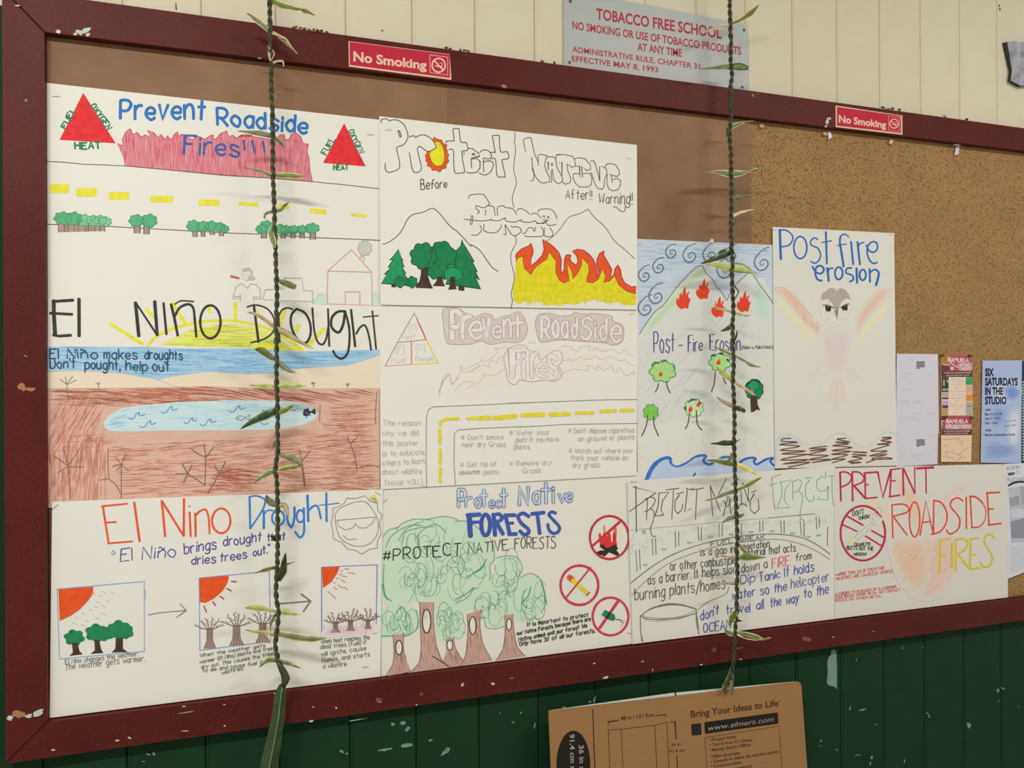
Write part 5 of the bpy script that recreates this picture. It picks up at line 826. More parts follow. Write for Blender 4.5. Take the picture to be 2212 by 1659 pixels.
fr(1912, 740, 7.373); cps = T('882,192 1383,192 1397,1168 902,1168'); A = flyer(cps, .0088, 'upper farmers market flyer with red heading and strips of produce photos'); KR1 = ink('b3545e', 't'); CRM = ink('e3cdbd', 't'); DKM = ink('5a3438', 't')
A.part('printed_heading'); A.fill('884,194 1382,194 1386,452 890,452', KR1); A.fill('884,200 1010,200 1000,320 940,450 890,450', ink('a87a3c', 't')); A.fill('895,340 1000,360 1050,440 892,450', ink('6a3c34', 't')); A.fill('1180,320 1384,320 1385,450 1180,450', ink('c9969c', 't')); A.line('915,345 980,360 1040,340', 12, CRM, True); A.line('1025,230 1060,330 1170,400', 14, CRM, True); A.cloud(1065, 410, 30, 30, ink('d8b8b8', 't'))
ptext(A, 'KAMUELA', (1000, 312), (1338, 312), (78, 62), CRM, .03); ptext(A, 'FARMERS', (1150, 375), (1350, 373), 30, CRM, .02); ptext(A, 'MARKET', (1180, 430), (1380, 425), 36, CRM, .02)
A.fill('892,452 1388,452 1390,548 896,548', DKM); ptext(A, 'AT HISTORIC PUKALANI STABLES', (928, 496), (1370, 492), 26, CRM, .01); ptext(A, 'SATURDAYS FROM 7AM TO NOON', (965, 535), (1335, 530), 20, CRM, .01)
A.part('printed_photos'); A.fill(q(898, 550, 1012, 790), ink('3b3d36', 't')); A.fill(q(925, 590, 950, 690), ink('a8b0a4', 't')); A.fill(q(980, 590, 1008, 640), ink('98a090', 't'))
for x in (915, 945, 980): A.fill(q(x, 735, x+22, 762), ink('c8ccc4', 't'))
A.fill(q(902, 785, 1010, 878), ink('b8a698', 't')); A.fill(q(905, 880, 1010, 900), ink('2c2420', 't')); A.fill(q(912, 930, 1003, 1000), ink('b0a2c0', 't')); A.fill(q(912, 1000, 1003, 1045), ink('4a3a68', 't')); A.fill(q(912, 1050, 1003, 1164), ink('b4965c', 't'))
A.fill(q(1284, 552, 1392, 672), ink('3d9a5e', 't')); A.fill(q(1286, 690, 1396, 815), ink('dca288', 't')); A.fill(q(1290, 830, 1390, 930), ink('dc8a2c', 't')); A.fill(q(1290, 945, 1390, 1164), ink('a6a890', 't')); A.line('1310,1010 1380,1005', 8, ink('40403a', 't'))
A.part('printed_text'); A.fill('1012,553 1284,553 1275,1158 1004,1158', ink('e4cbb4', 't')); PX = ink('9a8474', 't')
for y, a, b in ((590, 1030, 1265), (620, 1060, 1240), (665, 1075, 1225), (695, 1130, 1170), (730, 1110, 1195), (780, 1040, 1265), (830, 1060, 1240), (885, 1030, 1265), (930, 1100, 1190), (985, 1040, 1245), (1020, 1035, 1250), (1060, 1090, 1190), (1112, 1105, 1155)): ptext(A, 'OPEN AIR MARKET'[:max(3, int((b-a)/14))], (a, y+8), (b, y+6), 16, PX)
A.flush()
fr(1912, 740, 7.373); t2 = T('893,1163 1385,1163'); fr(1912, 880, 7.373); t2 += T('1368,870 890,870'); A = flyer(t2, .0096, 'lower farmers market flyer with red heading and a cream map'); fr(1912, 740, 7.373)
A.part('printed_heading'); A.fill('893,1165 1384,1165 1382,1382 896,1382', ink('a84e58', 't')); A.fill('896,1170 1000,1170 960,1240 896,1230', ink('5c2c34', 't')); A.fill(q(960, 1300, 1382, 1380), ink('c49aa4', 't')); A.ell(1350, 1272, 28, 24, ink('c83044', 't')); A.line('910,1320 900,1260 940,1240', 12, CRM, True); A.line('1005,1210 1020,1290 1060,1340 1180,1375', 12, CRM, True)
ptext(A, 'KAMUELA', (970, 1287), (1325, 1283), (72, 60), CRM, .03); ptext(A, 'FARMERS MARKET', (965, 1350), (1370, 1348), 34, CRM, .02); A.fill('895,1382 1381,1382 1380,1472 895,1475', DKM); ptext(A, 'AT HISTORIC PUKALANI STABLES', (930, 1425), (1350, 1420), 26, CRM, .01); ptext(A, 'SATURDAYS FROM 7AM TO NOON', (955, 1460), (1320, 1455), 20, CRM, .01)
A.part('printed_map'); fr(1912, 880, 7.373); A.fill('896,442 1380,442 1370,865 892,868', ink('e2c49e', 't'))
for y, a, b in ((490, 1080, 1210), (510, 925, 1180), (540, 1190, 1250), (582, 1175, 1250), (608, 925, 1010), (705, 925, 1000), (728, 960, 1005), (778, 925, 1010), (802, 985, 1100), (795, 1210, 1290)): A.line([(a, y), (b, y)], 7, PX)
A.line('1030,690 1110,735 1180,745 1250,680 1330,640', 8, ink('b08a84', 't'), True); A.line('1180,745 1200,800 1140,850', 8, ink('b08a84', 't'), True); A.flush()

fr(1912, 740, 7.373); cps = T('1552,286 2180,282'); fr(1912, 880, 7.373); cps += T('2168,890 1522,880'); A = card(cps, .0092, 'a8b6d2', 'studio_flyer', 'sky blue Six Saturdays in the Studio flyer with cloud picture', 'flyer'); fr(1912, 740, 7.373)
A.part('printed_clouds')
SKB = {'a': 'c8d0dc', 'b': '7f9ccc', 'c': '8ea0cc', 'd': 'd2d4d8'}
def sk(pts, c, e=.6): 
    m = MATS.get(('cl', c))
    if not m:
        m, nt, bs, N, L = newmat('printed_cloud'); at = N.new('ShaderNodeAttribute'); at.attribute_name = 'cover'; L.new(mixc(nt, alb('a8b6d2'), alb(c), at.outputs['Fac']), bs.inputs['Base Color']); bs.inputs['Roughness'].default_value = .5; MATS[('cl', c)] = m
    A.soft(pts, m, e)
sk('1700,700 1800,560 2050,520 2165,600 2165,900 2000,980 1750,1000 1660,850', SKB['d']); sk('1880,720 2030,670 2160,760 2150,850 2050,930 1930,900', '6f94cc'); sk('1700,1000 1900,1000 1950,1200 1800,1400 1700,1300', SKB['c']); sk('1950,1100 2140,1000 2160,1400 2100,1700 1950,1600', SKB['d']); sk('1560,1600 1800,1560 2100,1680 2150,1800 1900,1850 1600,1830', SKB['c'])
A.part('printed_text'); NVY = ink('1c2440', 't')
for i, (t, x1) in enumerate((('SIX', 1732), ('SATURDAYS', 2112), ('IN THE', 1878), ('STUDIO', 1930))): ptext(A, t, (1592, 530+i*150), (x1, 530+i*150-i), (122, 118), NVY, .045)
N2 = ink('46506e', 't')
for t, y, x1, h in (('WHEN', 1095, 1680, 38), ('May 14, 21 & 28', 1160, 1858, 40), ('June 4, 11 & 25', 1228, 1832, 40), ('9am - 12pm', 1300, 1790, 38), ('WHERE', 1420, 1690, 36), ('Martha Greenwell art Studio', 1488, 2072, 38)): ptext(A, t, (1592, y), (x1, y-8), h, N2, .03)
ptext(A, 'Tuition: $120.00', (1900, 1265), (2085, 1252), 26, N2, .01); ptext(A, 'Supplies: $20.00', (1898, 1338), (2092, 1325), 26, N2, .01)
for y in (1655, 1690, 1720, 1750, 1785, 1815): A.line([(1590, y+20), (random.uniform(1850, 2090), y)], 7, ink('7486b4', 't'))
A.flush()
fr(1912, 740, 7.373); A = card([(2208, 780.5), (2290, 783), (2286, 1000), (2206.5, 1000)], .0087, '26304e', 'event_flyer', 'navy flyer with pale green stripes cut by the right photo edge', 'flyer'); A.part('printed_pattern')
for i in range(28):
    y = 826+i*6.2; A.line([((2209.5-1912)*7.373, (y-740)*7.373), ((2213-1912)*7.373, (y-740-2)*7.373)], 24, ink('a8c090', 't')); A.line([((2217-1912)*7.373, (y-740)*7.373), ((2280-1912)*7.373, (y-740)*7.373)], 20, ink('a8c090', 't'))
A.flush()
A = card([(2172, 1002), (2275, 998), (2276, 1211), (2176, 1251)], .012, 'd6d4d6', 'newspaper_page', 'grey newspaper page with photo at the lower right corner of the board', 'newspaper', b=.02); fr(1812, 1000)
A.part('printed_photo')
for p, c in (('2025,300 2400,250 2600,300 2600,900 2060,960', 'b8b8bc'), ('2040,420 2150,390 2160,500 2050,520', '9a9aa0'), ('2050,700 2250,650 2300,900 2060,900', '8e8f96'), ('2160,280 2400,260 2400,480 2180,500', 'a4a4ac'), ('2050,560 2200,540 2260,640 2060,660', 'c8c8cc')): A.fill(p, ink(c, 't'))
A.line('2030,270 2080,240 2150,225 2400,232', 24, ink('34342e', 't')); A.fill('2015,120 2100,110 2100,140 2030,155', ink('5c5e50', 't'))
A.part('printed_text'); GT_ = ink('8c8a8c', 't'); ptext(A, 'KER', (2010, 85), (2165, 68), 42, GT_); ptext(A, 'OL', (2110, 130), (2170, 125), 36, GT_); ptext(A, 'RICHMOND', (2015, 225), (2420, 205), 48, GT_)
for y in range(980, 1280, 26): A.line([(2050, y+30), (2500, y-90)], 6, ink('b0b0b4', 't'))
A.flush()

# ---------------------------------------------------------------- metal sign, stickers, plaque
gm = plain('grey_enamelled_metal', 'a9aca6', .45, .06, 30); f = [pt(x, y, .0045) for x, y in ((1218, -25), (1614, 53.5), (1618.5, 197), (1218.5, 143))]
mb = MB(); mb.slab(f, [v+Vector((0, .0018, 0)) for v in f], gm); o = mb.build('tobacco_sign', loc=f[3]); tag(o, 'grey metal Tobacco Free School sign with red capitals and four screws', 'sign')
A = Art(o, Plane(.0045)); fr(1160, 0, 3.95); A.part('printed_lettering'); SR = ink('ac3644', 't')
ptext(A, 'TOBACCO FREE SCHOOL', (506, 160), (1576, 330), (94, 96), SR, .022); ptext(A, 'NO SMOKING OR USE OF TOBACCO PRODUCTS', (302, 247), (1742, 468), (70, 68), SR, .018); ptext(A, 'AT ANY TIME', (858, 430), (1236, 484), (68, 66), SR, .018); ptext(A, 'ADMINISTRATIVE RULE, CHAPTER 31', (302, 443), (1390, 591), (50, 48), SR, .012); ptext(A, 'EFFECTIVE MAY 8, 1993', (298, 521), (1034, 618), (50, 48), SR, .015); A.flush()
sm = plain('dull_steel', '4c4a40', .5, .2, 300, metal=.3)
for x, y in ((285, 12), (278, 532), (1767, 257), (1752, 743)):
    c = pt(1160+x/3.95, y/3.95, .0045); mb = MB(); n = 12; ring = lambda r, d: [c+Vector((r*math.cos(6.283*i/n), -d, r*math.sin(6.283*i/n))) for i in range(n)]
    R1_, R2_ = ring(.0032, .0), ring(.0022, .0016); mb.add(R1_+R2_, [(i, (i+1) % n, n+(i+1) % n, n+i) for i in range(n)]+[tuple(range(n, 2*n))], sm); mb.build('screw', o)
def sticker(px, inner, txt, frame, cx, cy, r, rw, h, lab, k=3.95, chex='e0be9e', rhex='b8243a'):
    pl = Plane(FH+.0004); cm = plain('sticker_edge', 'd8bc98', .5); f = [pl.hit(x, y) for x, y in px]; mb = MB(); mb.slab(f, [v+Vector((0, .0003, 0)) for v in f], cm); o = mb.build('no_smoking_sticker', loc=f[3]); tag(o, lab, 'sticker', 'no smoking stickers on the frame')
    A = Art(o, pl); fr(0, 0, 1); A.part('red_ground'); A.fill(inner, ink(rhex, 't')); A.part('printed_lettering'); cr = ink(chex, 't'); ptext(A, 'No Smoking', *txt, h, cr, .035)
    A.part('no_smoking_symbol'); A.line(frame, rw*.35, cr, closed=True); A.ell(cx, cy, r, r*1.05, None, rw, cr); A.line([(cx-r*.65, cy-r*.7), (cx+r*.65, cy+r*.72)], rw, cr); A.line([(cx-r*.5, cy+r*.12), (cx+r*.55, cy+r*.2)], rw*.8, cr); A.line([(cx+r*.55, cy), (cx+r*.5, cy-r*.3), (cx+r*.2, cy-r*.35)], rw*.5, cr, True); A.flush()
S1 = lambda *a: [(500+a[i]/3.95, a[i+1]/3.95) for i in range(0, len(a), 2)]
sticker(S1(998, 350, 1862, 462, 1878, 682, 1002, 568), S1(1008, 356, 1862, 466, 1864, 664, 1010, 554), tuple(S1(1040, 520, 1666, 592)), S1(1692, 468, 1845, 488, 1845, 640, 1695, 620), 500+1768/3.95, 557/3.95, 14.2, 3.4, (21.5, 19), 'left red No Smoking sticker above the kraft paper, cream at its lower edge')
S2 = lambda *a: [(1652+a[i]/3.95, a[i+1]/3.95) for i in range(0, len(a), 2)]
sticker(S2(604, 900, 1174, 985, 1175, 1150, 606, 1084), S2(616, 912, 1160, 988, 1162, 1135, 616, 1072), tuple(S2(632, 1042, 1036, 1092)), S2(1056, 990, 1148, 1000, 1148, 1122, 1058, 1110), 1652+1103/3.95, 1055/3.95, 9.2, 2.0, (16, 14.5), 'right red No Smoking sticker near the tan fibreboard, in a pale border')
f = [pt(x, y, .012) for x, y in ((2176, 91), (2186, 89), (2235, 92), (2246, 180), (2206, 186), (2183, 174), (2186, 152))]; bk = [Vector((v.x+.004*(1 if i > 1 else -1), -.0002, v.z+.002)) for i, v in enumerate(f)]
m, nt, bs, N, L = newmat('grey_marbled_slate'); co = coord(nt); L.new(ramp(nt, noise(nt, 22, 5, co, .7).outputs[0], [(.3, alb('55564c')), (.5, alb('9a9aa0')), (.7, alb('c2c0c8'))]).outputs[0], bs.inputs['Base Color'])
mb = MB(); n = len(f); mb.add(f+bk, [tuple(range(n))], m); mb.add(f+bk, [(i, n+i, n+(i+1) % n, (i+1) % n) for i in range(n)], plain('dark_edge', '35352a', .8)); tag(mb.build('slate_plaque', loc=f[5]), 'grey marbled plaque with dark edge on the cream wall at the right', 'plaque')

# ---------------------------------------------------------------- pins, staples, torn scraps
def pin(px, py, h, hexc_, lab, r=.0042, group=None):
    c = pt(px, py, h+.004); m = plain('pin_plastic', hexc_, .3, .05); mb = MB(); pr = [(.0008, -.004), (r, -.0035), (r*.95, -.001), (r*.55, .0004), (r*.5, .003), (r*.9, .0042), (r*.85, .0056), (.0004, .006)]; n = 12
    vs = [c+Vector((a*math.cos(6.283*i/n), -b, a*math.sin(6.283*i/n))) for a, b in pr for i in range(n)]; mb.add(vs, [(j*n+i, j*n+(i+1) % n, (j+1)*n+(i+1) % n, (j+1)*n+i) for j in range(len(pr)-1) for i in range(n)], m)
    tag(mb.build('push_pin', loc=c, smooth=True), lab, 'pin', group)
pin(807, 1074.5, .0128, 'd8c84c', 'yellow push pin in the corner of the El Nino panel poster, above the sun face')
pin(2035.5, 768, .0088, '3d5a26', 'green push pin at the top left corner of the upper market flyer', .0030, 'green push pins'); pin(2095.5, 768.5, .0088, '46502e', 'green push pin at the top right corner of the upper market flyer', .0030, 'green push pins'); pin(2099, 902.5, .0096, '3f5a34', 'green push pin at the top right corner of the lower market flyer', .0030, 'green push pins')
SLAB = ['top left corner of the red triangles poster', 'top right corner of the red triangles poster', 'top left corner of the Protect Native bubble poster', 'top right corner of the Protect Native bubble poster', 'top left corner of the three-panel El Nino poster', 'top right corner of the three-panel El Nino poster', 'bottom right corner of the three-panel El Nino poster', 'top left corner of the wind swirl poster', 'top right corner of the wind swirl poster', 'top left corner of the owl poster', 'top right corner of the owl poster', 'top right corner of the pale pencil poster', 'bottom right corner of the pale pencil poster', 'top left corner of the FORESTS tree poster', 'top left corner of the fuel break poster', 'bottom right corner of the FORESTS tree poster', 'top left corner of the PREVENT poster', 'top right corner of the PREVENT poster', 'bare kraft paper beside the left garland', 'bare fibreboard left of the owl poster']
stl = plain('staple_steel', 'a9a69c', .3, .05, metal=.7)
for i, (x, y, l, a, h) in enumerate(((121, 208, 16, 2, .0102), (800, 291, 14, 2, .0102), (839, 280, 12, -8, .0132), (1358, 341, 12, 14, .0140), (118, 1096, 18, -42, .0136), (816, 1066, 14, 28, .0134), (790, 1441, 13, -2, .0134), (1382, 527, 9, -22, .0104), (1656, 541, 7, 3, .0104), (1673, 497, 9, 3, .0115), (1924, 507, 8, 8, .0115), (1365, 678, 9, -10, .0124), (1365, 1017, 9, -6, .0124), (832, 1082, 12, -40, .0112), (1369, 1041, 14, 0, .0142), (1360, 1368, 9, 10, .0112), (1824, 1007, 15, -4, .0154), (2165, 1003, 7, 24, .0154), (571, 156, 14, 3, .0076), (1620, 490, 8, 12, .0066))):
    ca, sa_ = math.cos(math.radians(a))*l/2, math.sin(math.radians(a))*l/2; h += .0006; p0, p1 = pt(x-ca, y-sa_, h), pt(x+ca, y+sa_, h); mb = MB(); mb.tube([p0+Vector((0, .002, 0)), p0, p1, p1+Vector((0, .002, 0))], .00038, stl, 5); tag(mb.build('staple', loc=p0), 'thin steel staple in the '+SLAB[i], 'staple', 'staples holding the papers')
def scrap(px, h, hx, lab):
    f = [pt(x, y, h+(.004 if i in (2, 3) else 0)) for i, (x, y) in enumerate(px)]; mb = MB(); mb.slab(f, [v+Vector((0, .0004, 0)) for v in f], plain('torn_paper', hx, .7)); tag(mb.build('torn_scrap', loc=f[0]), lab, 'paper scrap', 'torn paper scraps under the rail')
scrap([(1788, 283), (1794, 284), (1798, 296), (1790, 302)], .0075, 'd6d4dc', 'white torn scrap hanging beside a cream scrap left of the right sticker')
scrap([(1778, 284), (1787, 285), (1787, 293), (1779, 292)], .0072, 'c8a878', 'small cream torn scrap left of the white one beneath the rail')
scrap([(1923, 300), (1931, 301), (1928, 311), (1920, 310)], .0075, 'd0b080', 'tan torn scrap under the right No Smoking sticker')
scrap([(2065, 315), (2073, 316), (2071, 333), (2062, 336)], .0075, 'ccc4c8', 'pale torn scrap beneath the rail, right of the right sticker')
scrap([(1640, 266), (1651, 268), (1650, 276), (1642, 275)], .0078, 'c0a078', 'brown torn scrap beneath the rail beside the right garland')
scrap([(1529, 524), (1537, 515.5), (1541, 516), (1542, 525)], .0090, 'e8cdb8', 'pinkish torn corner above the Post-Fire Erosion poster')

# ---------------------------------------------------------------- folded display board leaning below
zt = pt(1185, 1536, .05).z; LEAN = -.10
BP = Plane(.055-LEAN*zt, 0, LEAN); cbm, nt, bs, N, L = newmat('corrugated_cardboard'); co = coord(nt)
n1 = noise(nt, 1, 3, streak(nt, 2, 260, .05)); n2 = noise(nt, 12, 3, co); cc = mixc(nt, alb('80592e', .92), alb('9a7042', .92), n1.outputs[0]); cc = mixc(nt, cc, alb('90683c', .92), n2.outputs[0]); L.new(cc, bs.inputs['Base Color']); bs.inputs['Roughness'].default_value = .8; bump(nt, bs, n1.outputs[0], .35, .0006)
tl, tr_ = BP.hit(1185, 1536), BP.hit(1731, 1472); wht = plain('white_board_face', 'd3dcd0', .6, .03)
def leanslab(x0, x1, z0, z1, d0, d1, mat, name, par):       # d = distance behind the front sheet
    P = lambda x, z, d: Vector((x, -(BP.a+BP.c*z)+d, z)); f = [P(x0, z1, d0), P(x1, z1, d0), P(x1, z0, d0), P(x0, z0, d0)]; mb = MB(); mb.slab(f, [v+Vector((0, d1-d0, 0)) for v in f], mat); return mb.build(name, par)
zT = (tl.z+tr_.z)/2
db = tag(empty('display_board', ((tl.x+tr_.x)/2, -(BP.a), 0)), 'folded brown cardboard display board printed with its size, leaning below the bulletin board', 'display board')
f = [tl, tl+(tr_-tl)*.985, tr_+Vector((0, 0, -.004))]; zb = .003
fa = [tl, tl+(tr_-tl)*.988+Vector((0, 0, .0)), tr_+Vector((0, 0, -.006)), Vector((tr_.x, -(BP.a+BP.c*zb), zb)), Vector((tl.x, -(BP.a+BP.c*zb), zb))]
mb = MB(); mb.slab(fa, [v+Vector((0, .0025, 0)) for v in fa], cbm); fp = mb.build('front_panel', db)
P2 = Plane(BP.a-.012, 0, LEAN); P3 = Plane(BP.a-.020, 0, LEAN)
def wing(px, pl, nm):
    a = [pl.hit(x, y) for x, y in px]; a += [Vector((a[1].x, -(pl.a+pl.c*zb), zb)), Vector((a[0].x, -(pl.a+pl.c*zb), zb))]; mb = MB(); mb.slab(a, [v+Vector((0, .003, 0)) for v in a], wht); mb.build(nm, db)['label'] = 'white inner face'
wing([(1188, 1535.5), (1457.5, 1497.2)], P2, 'side_panel'); wing([(1461.5, 1497.0), (1720, 1473)], P2, 'side_panel')
A = Art(fp, BP); fr(1172, 1359); PK = ink('33241a', 't'); PKL = ink('4c3018', 't')
A.part('size_diagram'); A.line('600,960 612,1350 628,1700', 13, PK); A.lines('785,1150 783,1108 908,1090;1355,1035 1475,1020 1475,1056', 11, PK); A.line('785,1205 940,1195 1340,1150 1485,1112', 8, PKL); A.lines('785,1205 805,1700;940,1200 962,1700;1340,1150 1368,1700;1485,1115 1512,1700', 8, PKL); A.lines('1535,1108 1583,1103 1595,1320;1605,1510 1612,1700', 11, PK)
ptext(A, '48 in / 121.9cm', (935, 1090), (1332, 1046), 50, PK, .01); ptext(A, '36 in', (1535, 1402), (1650, 1390), 40, PK, .01); ptext(A, '91.4 cm', (1515, 1482), (1700, 1462), 42, PK, .01)
A.part('oval_label'); A.ell(368, 1620, 202, 408, ink('1e1812', 't'), n=40); GY = ink('a09484', 't'); ptext(A, '91.4 cm x 121.9', (322, 1255), (345, 1960), 62, GY, .02, perp=True); ptext(A, '36 in x 48 in', (432, 1385), (455, 1950), 62, GY, .02, perp=True)
fr(1450, 1359); A.part('slogan_lettering'); ptext(A, 'Bring Your Ideas to Life', (232, 1060), (1278, 918), (86, 80), PKL, .025); A.line('1293,860 1300,862', 14, PKL)
A.part('web_address'); A.fill('395,1118 405,1112 1265,996 1275,1000 1278,1125 1270,1130 412,1250 402,1245', ink('1e1712', 't')); ptext(A, 'www.elmers.com', (442, 1215), (1228, 1100), (66, 62), ink('9a9284', 't'), .0, slant=.25)
A.part('mouse_icon'); A.fill('238,1145 250,1135 345,1124 356,1130 362,1255 352,1264 258,1273 246,1265', ink('1f1a1c', 't')); A.line('290,1240 320,1245 330,1180 320,1160', 7, ink('3a3848', 't'), True)
A.part('bullet_list'); A.line('402,1296 1285,1160 1297,1300 1325,1700', 6, PKL); A.line('402,1296 428,1700', 6, PKL)
for t, a, b in (('Project Ideas', (485, 1342), (770, 1298)), ('Tips & How-To Videos', (490, 1398), (965, 1338)), ('Money Saving Offers', (490, 1462), (945, 1396)), ('Idées de projet', (495, 1538), (820, 1494)), ('Conseils et vidéos de marche à suivre', (500, 1600), (1280, 1478)), ('Coupons-rabais', (505, 1655), (840, 1606)), ('Ideas para proyectos', (510, 1715), (970, 1650))): ptext(A, t, a, b, 40, PKL, .02); A.ell(a[0]-22, a[1]-16, 7, 8, PKL)
A.flush()
# ---------------------------------------------------------------- two braided leaf garlands hanging in front
def leafmat(name, a, b, rough=.45):
    m, nt, bs, N, L = newmat(name); n = noise(nt, 1, 3, streak(nt, 0, 300, .1)); n2 = noise(nt, 50, 3, coord(nt))
    c = mixc(nt, alb(a), alb(b), n2.outputs[0]); L.new(c, bs.inputs['Base Color']); bs.inputs['Roughness'].default_value = rough; return m
LM = {'d': leafmat('dark_leaf', '20280f', '3a4a1e', .3), 'g': leafmat('green_leaf', '4a6428', '7c8c48'), 'y': leafmat('yellow_leaf_edge', 'c4b44c', 'dccf70'), 'l': leafmat('pale_green_leaf', '9aa854', 'b8c07c'), 't': leafmat('dry_tan_leaf', 'a08c60', 'c4ae80'), 'o': leafmat('olive_leaf', '545424', '78743c'), 's': leafmat('grey_green_leaf', '5a6644', '8a8e68'), 'c': leafmat('cream_leaf_edge', 'c8b888', 'e0d4a8'), 'v': leafmat('deep_green_leaf', '1a2a10', '3c5628', .35)}
BRM = leafmat('braided_leaf', '1e220e', '4a4b30', .42)
HL_ = .062
def braid(pts, h, par, rad=.0023, off=.0022, pitch=.030):
    P = [pt(x, y, h) for x, y in cat(pts, k=8)]; Q = [P[0]]; 
    for p in P[1:]:
        n = max(1, int((p-Q[-1]).length/.0022)); a = Q[-1].copy()
        for i in range(1, n+1): Q.append(a+(p-a)*i/n)
    for k in range(2):
        C, R = [], []; s = 0; ph = math.pi*k
        for i, p in enumerate(Q):
            if i: s += (p-Q[i-1]).length
            f = 2*math.pi*s/pitch+ph+.5*math.sin(s*37+k); t = (Q[min(i+1, len(Q)-1)]-Q[max(0, i-1)]).normalized(); u = t.cross(Vector((0, 1, 0))).normalized()
            C.append(p+u*off*math.cos(f)+Vector((0, 1, 0))*off*math.sin(f)); R.append(rad*(1+.16*math.sin(s*170+k*2)+random.uniform(-.07, .07)))
        mb = MB(); mb.tube(C, R, BRM, 9); mb.build('braid_strand', par, smooth=True)
def leaf(par, pts, core, edge, h=HL_, drift=0.0, fold=.35, name='leaf', ef=.3, side=0):
    """pts: px, py, half width px. a strip folded along its midrib; side picks which margin is pale (0 both)"""
    c = cat([(x, y) for x, y, w in pts], k=6); n = len(c); ws = [w for *_, w in pts]
    def W(i): t = i/(n-1)*(len(ws)-1); j = min(len(ws)-2, int(t)); return ws[j]+(ws[j+1]-ws[j])*(t-j)
    rows = []; K = [-1, -1+ef, -.3, 0, .3, 1-ef, 1]
    for i in range(n):
        a, b = c[max(0, i-1)], c[min(n-1, i+1)]; dx, dy = b[0]-a[0], b[1]-a[1]; l = math.hypot(dx, dy) or 1; nx, ny = -dy/l, dx/l; w = max(.35, W(i))
        hh = h+drift*(i/(n-1))**1.5
        rows.append([pt(c[i][0]+nx*w*k, c[i][1]+ny*w*k, hh-fold*abs(k)*w*.00085+.0012*math.sin(i*.9)*k) for k in K])
    mb = MB(); m = len(K); vs = [v for r in rows for v in r]
    for k in range(m-1):
        e = (k == 0 and side <= 0) or (k == m-2 and side >= 0); mb.add(vs, [(i*m+k, i*m+k+1, (i+1)*m+k+1, (i+1)*m+k) for i in range(n-1)], LM[edge if e else core])
    mb2 = MB(); mb2.v, mb2.f, mb2.m, mb2.mats, mb2.c = vs, [], [], mb.mats, [1.0]*len(vs)
    N_ = len(vs)
    for f, mi in zip(mb.f, mb.m): mb2.f.append(tuple(q % N_ for q in f)); mb2.m.append(mi)
    return mb2.build(name, par, smooth=True)
p1 = [(575, -860), (577, -560), (579, -280), (581, -90), (582, 0), (583, 60), (583, 100), (586, 140), (586, 200), (588, 240), (589, 300), (590, 380), (592, 450), (594, 510), (596, 560), (597, 600), (598, 650), (596, 700), (598, 760), (597, 820), (599, 870), (600, 941), (600, 978), (595, 1006), (597, 1035), (599, 1061), (600, 1106), (600, 1169), (599, 1213), (597, 1258), (596, 1276), (599, 1303), (602, 1330), (598, 1365), (595, 1392), (597, 1410), (602, 1428), (608, 1444), (616, 1462)]
g1 = tag(empty('leaf_garland', pt(614, 1466, HL_)), 'left braided dark green leaf garland ending in a knot and one long drooping leaf', 'garland', 'braided leaf garlands')
braid(p1, HL_, g1)
kn = [pt(x, y, HL_) for x, y in ((601, 1428), (607, 1442), (614, 1455), (617.5, 1466), (615, 1475), (611, 1484))]; mb = MB(); mb.tube(kn, [.004, .0052, .0064, .0075, .006, .003], BRM, 10); mb.build('knot', g1, smooth=True)
